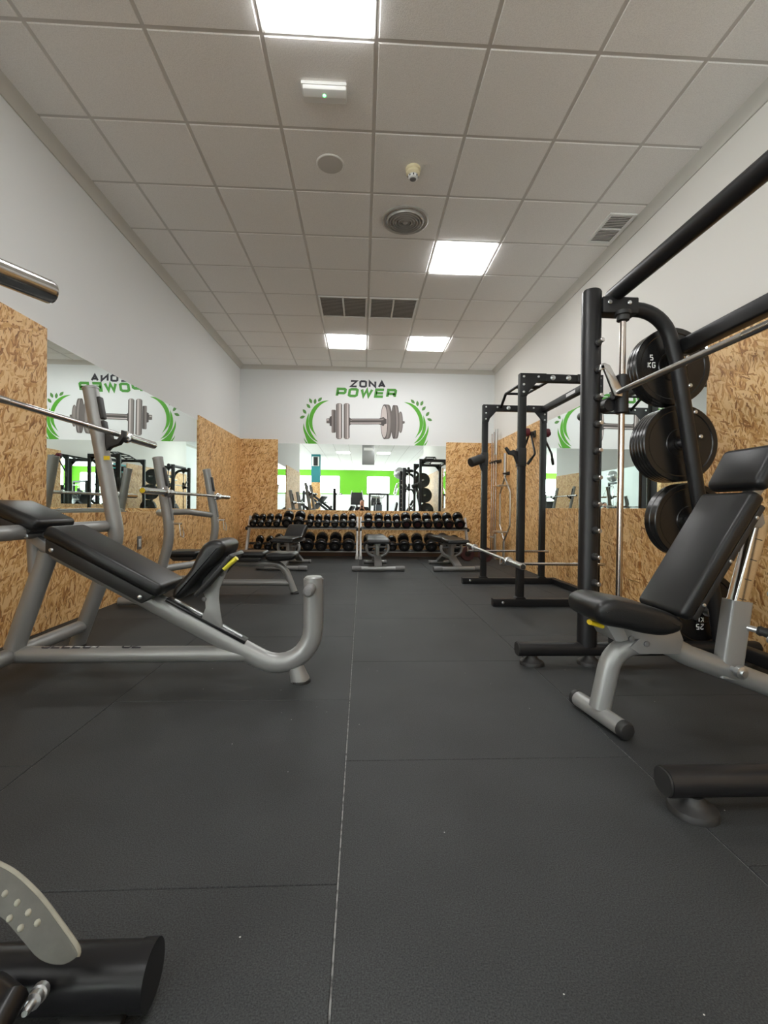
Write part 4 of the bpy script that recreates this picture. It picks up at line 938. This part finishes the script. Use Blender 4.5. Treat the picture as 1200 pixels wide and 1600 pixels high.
    q = MB(); q.lathe(V(xl-.03,yf-.02,1.43), (-.75,-.35,-.28), [(.03,0),(.052,.006),(.054,.02),(.054,.17),(.048,.18),(.03,.185)], 20); q.build('roller_pad', 'rubber', t)
power_rack()
barbell('long silver barbell lying low across the power rack safety bars', (1.262, 4.585, .4165), 1.085, .4, .0145, ('brushed','brushed','brushed'), sl=.40, direction=(.035,1,.0))
# wall-mounted dip handles
def handles():
    x0, y0, z0 = 2.315, 6.23, 1.87
    t = thing('dip_handle', 'black V-shaped cable handles with a maroon roller hung on the right wall', 'cable handle', (x0, y0, z0))
    q = MB(); q.box((x0-.008,y0,z0), (.02,.09,.09), .004); q.cyl(V(x0-.012,y0,z0+.01), V(2.13,y0,z0+.01), .026, 16); q.build('wall_peg', 'plastic', t)
    q = MB(); q.lathe(V(2.24,y0,z0+.02), (-1,0,0), [(.03,0),(.056,.006),(.058,.014),(.058,.085),(.052,.092),(.02,.094)], 22); q.build('roller', 'maroon', t)
    for dy, s_ in ((-.035,-1), (.035,1)):
        q = MB(); q.tube([V(2.25,y0+dy,z0), V(2.22,y0+dy+s_*.24,z0-.30), V(2.16,y0+dy+s_*.14,z0-.42)], .014, 12, fil=.03); q.build('handle_bar', 'blackgl', t)
        q = MB(); q.cyl(V(2.193,y0+dy+s_*.195,z0-.354), V(2.16,y0+dy+s_*.14,z0-.42), .019, 14); q.build('grip', 'rubber', t)
handles()
# bar rack in the back right corner
t = thing('wall_bar_holder', 'small black holder on the right wall gripping upright bars', 'bar holder', (2.315, 7.9, 1.66))
q = MB(); q.box((2.305,7.93,1.66), (.02,.42,.05), .003); q.build('back_plate', 'plastic', t)
for y in (7.74, 7.86, 8.0, 8.12): q = MB(); q.box((2.26,y,1.66), (.09,.018,.03), .003); q.build('prong', 'plastic', t)
def wall_bar(label, y, z0, z1, r_, sl, grp='bars upright in the wall holder'):
    t = thing('straight_bar', label, 'barbell', (2.245,y,z0), group=grp)
    q = MB(); q.cyl(V(2.245,y,z0+sl), V(2.245,y,z1-sl), r_, 12); q.build('shaft', 'copper', t)
    for a, c in ((z0, z0+sl), (z1-sl, z1)):
        q = MB(); q.cyl(V(2.245,y,a), V(2.245,y,c), r_*1.75, 14, .004); q.build('sleeve', 'brushed', t)
    q = MB(); q.lathe(V(2.245,y,z0+sl-.01), (0,0,1), [(r_*2.1,0),(r_*2.1,.02)], 14); q.lathe(V(2.245,y,z1-sl-.01), (0,0,1), [(r_*2.1,0),(r_*2.1,.02)], 14); q.build('collar', 'brushed', t)
wall_bar('thickest upright steel barbell in the wall holder', 7.80, .004, 2.20, .0145, .42)
def thin_bar(label, y, z1):
    t = thing('straight_bar', label, 'barbell', (2.245,y,.004), group='bars upright in the wall holder')
    q = MB(); q.cyl(V(2.245,y,.004), V(2.245,y,z1), .012, 12, .003); q.build('shaft', 'copper', t)
    q = MB(); q.lathe(V(2.245,y,.36), (0,0,1), [(.022,0),(.022,.03)], 14); q.build('collar', 'brushed', t)
thin_bar('thin steel bar in the wall holder next to the corner', 8.06, 2.16); thin_bar('thin steel bar in the wall holder beside the thickest barbell', 7.93, 2.17)
def hex_bar():
    y = 7.32; x = 2.25
    t = thing('trap_bar', 'steel hexagonal trap bar standing upright against the right wall', 'trap bar', (x,y,0))
    q = MB(); q.tube([V(x,y,1.70), V(x,y,1.36), V(x,y-.28,1.12), V(x,y-.28,.60), V(x,y,.36), V(x,y+.24,.60), V(x,y+.24,1.12), V(x,y,1.36)], .015, 12, fil=.03); q.build('frame', 'brushed', t)
    for z in (1.22, .50): q = MB(); q.cyl(V(x,y-.17,z), V(x-.14,y-.17,z), .013, 10); q.cyl(V(x-.14,y-.17,z), V(x-.14,y+.13,z), .014, 12); q.cyl(V(x,y+.13,z), V(x-.14,y+.13,z), .013, 10); q.build('handle', 'brushed', t)
    q = MB(); q.cyl(V(x,y,.004), V(x,y,.36), .025, 16, .004); q.cyl(V(x,y,1.38), V(x,y,1.74), .025, 16, .004); q.build('sleeve', 'brushed', t)
    t2 = thing('bar_hook', 'small black wall hook holding the trap bar', 'wall hook', (2.315,y,1.45)); q = MB(); q.box((2.30,y,1.42), (.03,.10,.05), .004); q.prism([V(2.29,y-.06,1.40), V(2.20,y-.06,1.40), V(2.20,y-.06,1.43), V(2.29,y-.06,1.43)], (0,.02,0), .002); q.build('prong', 'plastic', t2)
hex_bar()
def curl_bar():
    y = 6.64; x = 2.25
    t = thing('curl_bar', 'chrome curl bar hung upright on the right wall behind the rack post', 'curl bar', (x,y,.55))
    q = MB(); q.tube([V(x,y,1.62), V(x,y,1.38), V(x,y-.05,1.30), V(x,y+.05,1.17), V(x,y-.05,1.05), V(x,y,.96), V(x,y,.74)], .0135, 12, fil=.03); q.build('shaft', 'chrome', t)
    for a, c in ((.55,.74), (1.46,1.64)): q = MB(); q.cyl(V(x,y,a), V(x,y,c), .025, 16, .004); q.build('sleeve', 'chrome', t)
    q = MB(); [(lambda k: (k.box((2.29,y,z), (.056,.06,.03), .004), k.build('wall_clip', 'plastic', t)))(MB()) for z in (1.42, .70)]
curl_bar()
# small dark red plates leaning by the corner
for k_, (x, y, lab) in enumerate(((1.72,7.60,'dark red rubber plate on the floor beside the dumbbell rack end'), (1.98,7.45,'dark red rubber plate leaning on the floor in the back right corner'))):
    t = thing('floor_plate', lab, 'weight plate', (x,y,0), group='plates on the floor in the corner')
    q = MB(); a = V(.12,-.99,.10).normalized(); q.lathe(V(x,y,.122), a, [(.026,0),(.11,.0),(.118,.006),(.118,.044),(.11,.05),(.026,.05)], 36); q.build('plate_body', 'redplate', t)
    q = MB(); q.lathe(V(x,y,.122)+a*.048, a, [(.0255,0),(.05,0),(.05,.006),(.026,.008)], 24); q.build('steel_hub', 'blackgl', t)
# ------------------------------------------------------------------ dumbbell racks and dumbbells
TD = math.radians(28); DV = V(0, math.cos(TD), math.sin(TD)); NV = V(0, -math.sin(TD), math.cos(TD))
TIER = {'top': V(0,7.977,.576), 'bottom': V(0,7.962,.195)}
def drack(label, x0, x1):
    t = thing('dumbbell_rack', label, 'dumbbell rack', ((x0+x1)/2, 7.95, 0), group='dumbbell racks on the end wall')
    for x in (x0, x1):
        q = MB(); q.rtube([V(x,7.70,.03), V(x,8.20,.03)], .05, .05, up=(0,0,1), rad=.006); q.build('foot', 'greyl', t)
        q = MB(); q.rtube([V(x,7.80,.04), V(x,8.14,.68)], .085, .036, up=(1,0,0), rad=.006); q.build('end_upright', 'greyl', t)
    for nm, c in TIER.items():
        for s_ in (-1, 1):
            q = MB(); a = c+DV*s_*.10-NV*.012; q.rtube([V(x0,a.y,a.z), V(x1,a.y,a.z)], .05, .022, up=NV, rad=.004); q.build('shelf_rail', 'plastic', t)
        q = MB(); a = c-DV*.14-NV*.016; q.obox(V(x0-.02,a.y,a.z), V(x1+.02,a.y,a.z), .012, .018, up=NV, bevel=.002); q.build('shelf_lip', 'greyl', t)
        for x in (x0, x1): q = MB(); a = c-DV*.14-NV*.02; q.box((x,a.y-.004,a.z), (.036,.03,.055), .004); q.build('lip_cap', 'plastic', t)
drack('grey two-tier dumbbell rack on the end wall, the left one', -1.90, -.074)
drack('grey two-tier dumbbell rack on the end wall, the right one', -.016, 1.80)
ORD = ['first','second','third','fourth','fifth','sixth','seventh','eighth','ninth','tenth','eleventh','twelfth']
def dumbbell(label, x, tier, r_, tone, grp):
    hl = .05 + r_*.62; gap = .055; c = TIER[tier] + NV*(r_+.001); c = V(x, c.y, c.z)
    t = thing('dumbbell', label, 'dumbbell', c, group=grp)
    q = MB(); q.lathe(c-DV*(gap+.012), DV, [(.013,0),(.013,.01),(.017,gap+.012),(.013,2*gap+.014),(.013,2*gap+.024)], 12); q.build('handle', 'chrome', t)
    for s_ in (-1, 1):
        d = DV*s_; q = MB(); q.lathe(c+d*gap, d, [(r_*.72,0),(r_*.96,.008),(r_,.02),(r_,hl-.022),(r_*.94,hl-.008),(r_*.80,hl-.002),(r_*.62,hl-.004)], 26); h = q.build('head', 'bumper', t)
        e = MB(); e.lathe(c+d*(gap+hl-.006), d, [(r_*.50,0),(r_*.50,.004),(r_*.42,.005)], 20); dd = e.build('end_disc', tone, h)
        if tone == 'rubber': e = MB(); e.lathe(c+d*(gap+hl-.002), d, [(.014,0),(.014,.007),(.008,.009)], 12); e.build('end_screw', 'chrome', h)
rows = [
 ('top', 'left', [(395.8,.060),(407.3,.058),(419.5,.060),(432.7,.061),(448.8,.086),(467.2,.088),(484,.061),(497,.060),(510,.060),(523.3,.061),(536.5,.067),(550.5,.067)]),
 ('top', 'right', [(575.4,.075),(592,.075),(606.3,.066),(620.3,.067),(635,.083),(652,.084),(668.3,.078),(684.7,.083),(700.7,.084),(717.9,.090)]),
 ('bottom', 'left', [(403,.067),(419,.064),(433.6,.080),(451,.085),(464,.060) if False else (466,.055),(481.3,.099),(502,.099),(523.6,.100),(544.8,.102)]),
 ('bottom', 'right', [(575.5,.085),(594,.088),(612.9,.075),(631.4,.094),(652.8,.097),(673.4,.099),(694,.099),(712.6,.082)])]
for tier, side, items in rows:
    n_ = len(items)
    for i, (px, r_) in enumerate(items):
        c = TIER[tier]+NV*r_-DV*.09
        x = at(px, 817 if tier == 'top' else 853, Y=c.y).x
        size = 'small' if r_ < .070 else 'medium' if r_ < .085 else 'large'
        dumbbell('%s black rubber dumbbell, %s from the left on the %s shelf of the %s rack' % (size, ORD[i], tier, side), x, tier, r_, 'rubber' if side == 'left' or tier == 'bottom' else 'reddisc', 'dumbbells on the %s shelf of the %s rack' % (tier, side))

# ------------------------------------------------------------------ free adjustable benches in front of the racks
def free_bench(label, x, y, rz, raised=False):
    t = thing('adjustable_bench', label, 'weight bench', (x,y,0), rz, 'benches in front of the dumbbell racks'); W_ = wmat(t)
    def bl(mb, name, mat, par=None, smooth=35): mb.v = [W_ @ v for v in mb.v]; return mb.build(name, mat, par or t, smooth=smooth)
    q = MB(); q.tube([V(-.35,0,.035), V(.35,0,.035)], .030, 16, up=(0,0,1)); ft = bl(q, 'front_foot', 'silver')
    for s_ in (-1, 1): q = MB(); q.lathe(V(s_*.23,0,.036), (s_,0,0), [(.031,0),(.0355,.003),(.0355,.115),(.030,.124)], 18); bl(q, 'end_cap', 'grey', ft)
    q = MB(); q.tube([V(-.16,.86,.03), V(.16,.86,.03)], .027, 16, up=(0,0,1)); rf = bl(q, 'rear_foot', 'silver')
    for s_ in (-1, 1): q = MB(); q.lathe(V(s_*.14,.86,.03), (s_,0,0), [(.027,0),(.030,.002),(.030,.03),(.026,.034)], 16); bl(q, 'end_cap', 'grey', rf)
    q = MB(); q.rtube([V(0,0,.055), V(0,.26,.165), V(0,.60,.165), V(0,.86,.05)], .10, .045, up=(1,0,0) if False else (0,0,1), rad=.008, fil=.06); bl(q, 'spine', 'plate')
    # U-shaped carrier of bent tube
    u_ = [V(math.sin(a)*.155, .30, .285-math.cos(a)*.115) for a in [math.radians(d_) for d_ in range(-115, 116, 23)]]
    q = MB(); q.tube(u_, .022, 14, up=(0,1,0)); bl(q, 'carrier', 'silver')
    q = MB(); q.rtube([V(0,.20,.345), V(0,1.02,.355)], .07, .04, up=(0,0,1), rad=.006); q.box((0,.33,.27), (.05,.16,.16), .006); q.cyl(V(-.16,.34,.30), V(.16,.34,.30), .014, 12); bl(q, 'pad_rail', 'plate')
    q = MB(); q.obox(V(0,.50,.17), V(0,.66,.34), .05, .03, up=(0,0,1), bevel=.005); bl(q, 'prop', 'zinc')
    if raised:
        q = MB(); q.cushion([V(0,y_,z) for y_, z in ((.02,.37),(.0,.41),(.05,.432),(.45,.436),(.47,.40),(.44,.375))], .30, .022, (1,0,0)); bl(q, 'back_pad', 'vinyl', smooth=85)
        q = MB(); q.cushion([V(0,y_,z) for y_, z in ((.50,.40),(.50,.44),(.72,.585),(.79,.565),(.80,.53),(.62,.41),(.55,.385))], .28, .022, (1,0,0)); bl(q, 'seat_pad', 'vinyl', smooth=85)
    else:
        q = MB(); q.cushion([V(0,y_,z) for y_, z in ((-.02,.375),(-.03,.41),(.01,.43),(.15,.425),(.27,.44),(.30,.42),(.30,.385),(.15,.368))], .31, .022, (1,0,0)); sp = bl(q, 'seat_pad', 'vinyl', smooth=85)
        q = MB(); q.box((0,.69,.412), (.29,.75,.06), .022, 4); bl(q, 'back_pad', 'vinyl')
        q = MB(); q.box((0,.69,.375), (.25,.70,.022), .005); bl(q, 'pad_shell', 'plastic')
    return t
free_bench('low silver bench with black pad in the middle, facing the mural', .232, 6.31, math.radians(1.5))
free_bench('low silver bench with black pad beside the power rack', 1.325, 6.35, math.radians(8))
free_bench('silver bench with tilted seat wedge in front of the left dumbbell rack', -1.07, 6.36, math.radians(-9), True)

# ------------------------------------------------------------------ wall sockets
o = at(217, 848, X=XL+.012); c = V(XL+.012+.004, o.y, o.z)
t = thing('wall_socket', 'small white socket in dark frame on the left board wall', 'socket', c)
q = MB(); q.box(c, (.010,.075,.125), .003); q.build('socket_frame', 'grey', t)
q = MB(); q.box(c+V(.004,0,.0), (.008,.045,.075), .002); q.build('socket_insert', 'white', t)
o = at(991, 885, X=XR-.012); c = V(XR-.012-.006, o.y, o.z); q = MB(); q.box(c, (.014,.17,.24), .003, 1); o = q.build('cover_panel', 'osb', loc=c, smooth=0); tag(o, 'small wood-strand cover panel screwed to the lower right wall', 'cover panel')

# ------------------------------------------------------------------ the hall behind the camera, seen in the mirrors
q = MB(); q.box((-2.16,-5.5,1.0), (.42,.42,2.03)); o = struct('trim_16', q, 'osb', 0)
q = MB(); q.box((-2.16,-5.5,2.65), (.40,.40,1.34)); o = struct('pillar_1', q, 'teal', 0)
t = thing('pillar_screen', 'black screen with white edge high on the teal pillar in the hall', 'screen', (-2.16,-5.28,2.98)); q = MB(); q.box((-2.16,-5.28,2.98), (.34,.03,.44), .004); q.build('bezel', 'white', t); q = MB(); q.box((-2.16,-5.262,2.98), (.20,.01,.40), .002); q.build('display', 'tealdark', t)
o = at(575.5, 711, Y=2*YB+1.0)
t = thing('hanging_poster', 'grey poster hanging from the ceiling by the hall entrance', 'poster', (o.x,-1.0,o.z))
q = MB(); q.box((o.x,-1.0,o.z), (.46,.012,.74), .002); q.build('poster_sheet', 'plate', t); q = MB(); q.box((o.x,-.992,o.z+.22), (.34,.004,.10)); q.build('poster_band', 'white', t)
q = MB(); q.cyl(V(o.x-.2,-1,o.z+.37), V(o.x-.2,-1,HL+.001), .003, 8); q.cyl(V(o.x+.2,-1,o.z+.37), V(o.x+.2,-1,HL+.001), .003, 8); q.build('hanger', 'zinc', t)
q = MB(); q.box((-4.4,YE-.008,2.62), (.42,.014,.62), .002); o = q.build('wall_poster', 'tealdark', loc=(-4.4,YE-.008,2.62)); tag(o, 'black poster on the white entrance wall of the hall', 'poster')
def cable_machine(label, x, y, rz=0, h=2.3, w=.9, ball=False):
    t = thing('cable_machine', label, 'gym machine', (x,y,0), rz, 'machines in the hall'); W_ = wmat(t)
    def bl(mb, name, mat, par=None): mb.v = [W_ @ v for v in mb.v]; return mb.build(name, mat, par or t)
    for s_ in (-1, 1):
        q = MB(); q.rtube([V(s_*w/2,0,0), V(s_*w/2,0,h)], .08, .08, up=(0,1,0), rad=.01); bl(q, 'post', 'black')
        q = MB(); q.rtube([V(s_*w/2,-.45,.04), V(s_*w/2,.45,.04)], .08, .08, rad=.01); bl(q, 'foot', 'black')
    q = MB(); q.rtube([V(-w/2,0,h-.04), V(w/2,0,h-.04)], .08, .08, rad=.01); bl(q, 'top_beam', 'black')
    q = MB(); q.box((0,0,.55), (.28,.14,.9), .01); bl(q, 'weight_stack', 'bluegrey')
    for s_ in (-.1, .1): q = MB(); q.cyl(V(s_,0,.1), V(s_,0,h-.08), .012, 10); bl(q, 'guide_rod', 'chrome')
    q = MB(); q.box((0,.42,.48), (.36,.36,.07), .03, 3); q.obox(V(0,.30,.55), V(0,.20,1.1), .34, .07, up=(0,1,0), bevel=.03, seg=3); q.rtube([V(0,0,.25), V(0,.42,.25), V(0,.42,.45)], .06, .06, fil=.05); bl(q, 'seat', 'vinyl')
    q = MB(); q.tube([V(-w*.42,.3,1.45), V(-w*.3,.2,h-.2), V(w*.3,.2,h-.2), V(w*.42,.3,1.45)], .018, 10, fil=.08); q.cyl(V(0,.2,h-.2), V(0,0,h-.06), .012, 8); bl(q, 'pull_bar', 'chrome')
    return t
def leg_press(label, x, y, rz=0, m='black'):
    t = thing('leg_press', label, 'gym machine', (x,y,0), rz, 'machines in the hall'); W_ = wmat(t)
    def bl(mb, name, mat, par=None): mb.v = [W_ @ v for v in mb.v]; return mb.build(name, mat, par or t)
    for s_ in (-1, 1):
        q = MB(); q.rtube([V(-.95,s_*.36,.05), V(.95,s_*.36,.05)], .08, .08, rad=.01); bl(q, 'floor_runner', m)
        q = MB(); q.rtube([V(-.9,s_*.30,1.45), V(.75,s_*.30,.25)], .08, .08, rad=.01); bl(q, 'slide_rail', 'black')
        q = MB(); q.rtube([V(-.9,s_*.30,.08), V(-.9,s_*.30,1.5)], .08, .08, up=(0,1,0), rad=.01); q.rtube([V(.6,s_*.30,.08), V(.6,s_*.30,.36)], .07, .07, up=(0,1,0), rad=.01); bl(q, 'post', m)
        q = MB(); q.cyl(V(-.25,s_*.34,1.05), V(-.25,s_*.60,1.05), .025, 12); bl(q, 'weight_horn', 'chrome')
    q = MB(); q.obox(V(-.55,0,.80), V(-.15,0,1.28), .62, .05, up=(1,0,0), bevel=.01); bl(q, 'foot_plate', m)
    q = MB(); q.obox(V(.30,0,.34), V(.62,0,.30), .46, .09, bevel=.03, seg=3); q.obox(V(.66,0,.36), V(1.0,0,.92), .46, .09, up=(1,0,0), bevel=.03, seg=3); bl(q, 'seat', 'vinyl')
def elliptical(label, x, y, rz=0):
    t = thing('cross_trainer', label, 'gym machine', (x,y,0), rz, 'machines in the hall'); W_ = wmat(t)
    def bl(mb, name, mat, par=None): mb.v = [W_ @ v for v in mb.v]; return mb.build(name, mat, par or t)
    q = MB(); q.rtube([V(0,-.8,.05), V(0,.75,.05)], .10, .08, rad=.02); q.rtube([V(-.3,-.75,.04), V(.3,-.75,.04)], .07, .07, rad=.02); q.rtube([V(-.3,.7,.04), V(.3,.7,.04)], .07, .07, rad=.02); bl(q, 'base', 'grey')
    q = MB(); q.lathe(V(-.08,-.5,.38), (1,0,0), [(.26,0),(.30,.02),(.30,.14),(.26,.16)], 28); bl(q, 'flywheel_housing', 'plastic')
    q = MB(); q.rtube([V(0,.25,.08), V(0,.20,1.35)], .08, .08, up=(1,0,0), rad=.02); bl(q, 'mast', 'grey')
    q = MB(); q.obox(V(0,.06,.98), V(0,.14,1.50), .50, .07, up=(0,1,0), bevel=.025, seg=3); bl(q, 'console', 'plastic')
    for s_ in (-1, 1):
        q = MB(); q.tube([V(s_*.24,.2,.55), V(s_*.26,.2,1.05), V(s_*.24,.02,1.45), V(s_*.20,.0,1.58)], .018, 10, fil=.1); bl(q, 'handle_arm', 'white')
        q = MB(); q.tube([V(s_*.20,-.5,.45 if s_ > 0 else .30), V(s_*.20,.2,.50)], .022, 10); q.box((s_*.18,-.15,.42), (.14,.36,.05), .015); bl(q, 'pedal_arm', 'greyl')
leg_press('black leg press with slanted rails in the hall, seen in the end mirror', -1.30, -1.75, math.radians(14))
leg_press('second black leg press in the hall, just behind the first one', -2.3, -3.5, math.radians(-12))
leg_press('black leg press further into the hall beside the windows', -4.6, -6.5, math.radians(60))
elliptical('white and black cross trainer in the hall, facing the mirrors', -.22, -3.2, math.radians(180))
cable_machine('low black weight machine in the hall beside the white cross trainer', .72, -3.8, math.radians(170), 1.5, .8)
elliptical('cross trainer beside the green window pier in the hall', .75, -9.0, math.radians(175))
elliptical('cross trainer near the left windows of the hall', -7.2, -4.2, math.radians(100))
cable_machine('tall black cable machine against the right side of the hall', 1.62, -2.6, math.radians(90), 2.05)
cable_machine('black cable machine in the middle of the hall behind the pillar', -3.3, -4.4, math.radians(30), 1.9)
cable_machine('black cable machine by the left windows of the hall', -6.8, -1.8, math.radians(20), 2.0)
cable_machine('black cable machine deep in the hall by the right wall', 1.9, -6.0, math.radians(90), 2.0)
cable_machine('black cable machine far left in the hall', -8.2, -6.6, math.radians(75), 2.0)
q = MB(); q.lathe(V(1.52,-2.6,2.05), (0,0,1), [(.003,0)]+[(.24*math.sin(math.radians(a)), .24*(1-math.cos(math.radians(a)))) for a in range(15, 180, 15)]+[(.003,.48)], 28); o = q.build('exercise_ball', 'ball', loc=(1.52,-2.6,2.05)); tag(o, 'shiny silver exercise ball on top of the tall cable machine', 'exercise ball')

# ------------------------------------------------------------------ the person taking the photograph, seen small in the end mirror
def skin_mesh(name, verts, edges, mat, parent, sub=1, root=0):
    me = bpy.data.meshes.new(name); inv = wmat(parent).inverted(); me.from_pydata([inv @ Vector(v[:3]) for v in verts], edges, []); o = bpy.data.objects.new(name, me); COL.objects.link(o); o.parent = parent
    md = o.modifiers.new('Skin', 'SKIN'); md.use_smooth_shade = True
    lay = me.skin_vertices[0].data
    for i, v in enumerate(verts): lay[i].radius = (v[3], v[4] if len(v) > 4 else v[3]); lay[i].use_root = (i == root)
    sb = o.modifiers.new('Subdivision', 'SUBSURF'); sb.levels = sub; sb.render_levels = sub
    me.materials.append(MT[mat]); return o
pt = thing('person', 'person in dark clothes crouching with a phone, reflected in the end mirror', 'person', (0,-.45,0))
vs = [(0,-.62,.36,.14,.11)]; es = []
def chain(start, pts):
    p_ = start
    for v in pts: vs.append(v); es.append((p_, len(vs)-1)); p_ = len(vs)-1
    return p_
chest = chain(0, [(0,-.58,.52,.13,.10), (0,-.50,.70,.14,.10), (0,-.43,.84,.12,.09)])
chain(chest, [(0,-.36,.91,.055), (0,-.33,.98,.075,.085), (0,-.315,1.07,.085,.095), (0,-.325,1.13,.06,.065)])
for s_ in (-1, 1):
    chain(0, [(s_*.11,-.58,.34,.085), (s_*.21,-.20,.44,.065), (s_*.20,-.34,.20,.048), (s_*.19,-.44,.07,.038), (s_*.20,-.30,.035,.034), (s_*.21,-.22,.026,.024)])
    w = chain(chest, [(s_*.17,-.40,.83,.055), (s_*.24,-.26,.62,.042), (s_*.14,-.12,.72,.034), (s_*.075,-.045,.80,.024)])
    pl = chain(w, [(s_*.060,-.045,.835,.022,.014)])
    for k_, dz in enumerate((.030, .012, -.006, -.022)): chain(pl, [(s_*.050,-.040,.845+dz,.009), (s_*.036,-.032,.845+dz,.0085), (s_*.016,-.032,.842+dz,.0075)])
    chain(w, [(s_*.058,-.062,.815,.010), (s_*.034,-.058,.822,.009)])
skin_mesh('body', vs, es, 'skin', pt)
sh = [(0,-.615,.38,.175,.145), (0,-.58,.54,.17,.14), (0,-.50,.70,.18,.14), (0,-.43,.84,.155,.12), (.18,-.40,.83,.085), (.215,-.32,.71,.075), (-.18,-.40,.83,.085), (-.215,-.32,.71,.075)]
skin_mesh('shirt', sh, [(0,1),(1,2),(2,3),(3,4),(4,5),(3,6),(6,7)], 'cloth', pt)
tr = [(0,-.62,.34,.17,.14)]; te = []
for s_ in (-1, 1):
    i0 = len(tr); tr += [(s_*.11,-.58,.34,.098), (s_*.21,-.20,.44,.078), (s_*.20,-.34,.20,.06), (s_*.19,-.43,.09,.05)]; te += [(0,i0),(i0,i0+1),(i0+1,i0+2),(i0+2,i0+3)]
skin_mesh('trousers', tr, te, 'cloth', pt)
skin_mesh('hair', [(0,-.36,1.02,.075,.07), (0,-.35,1.10,.094,.095), (0,-.33,1.155,.07,.07)], [(0,1),(1,2)], 'hair', pt)
for s_ in (-1, 1): q = MB(); q.prism([V(s_*.20-.045,-.47,.004), V(s_*.20+.045,-.47,.004), V(s_*.21+.048,-.24,.004), V(s_*.21,-.19,.004), V(s_*.21-.046,-.24,.004)], (0,0,.055), .012, 2); q.build('shoe', 'rubber', pt)
t = thing('phone', 'black phone held up by the crouching person', 'phone', (0,-.045,.85)); q = MB(); q.box((0,-.045,.845), (.074,.008,.155), .003, 2); q.build('phone_body', 'blackgl', t)
# ------------------------------------------------------------------ render look
scene.view_settings.view_transform = 'Standard'; scene.view_settings.look = 'None'; scene.view_settings.gamma = 1.0; scene.view_settings.exposure = 1.50
scene.view_settings.use_curve_mapping = False
w_ = bpy.data.worlds.new('world'); scene.world = w_; w_.use_nodes = True; w_.node_tree.nodes['Background'].inputs[0].default_value = (.8,.9,1,1); w_.node_tree.nodes['Background'].inputs[1].default_value = .3
cy = scene.cycles
cy.use_denoising = True; cy.max_bounces = 12; cy.diffuse_bounces = 6; cy.glossy_bounces = 6; cy.sample_clamp_indirect = 6.0; cy.caustics_reflective = True; cy.caustics_refractive = False; cy.blur_glossy = .5
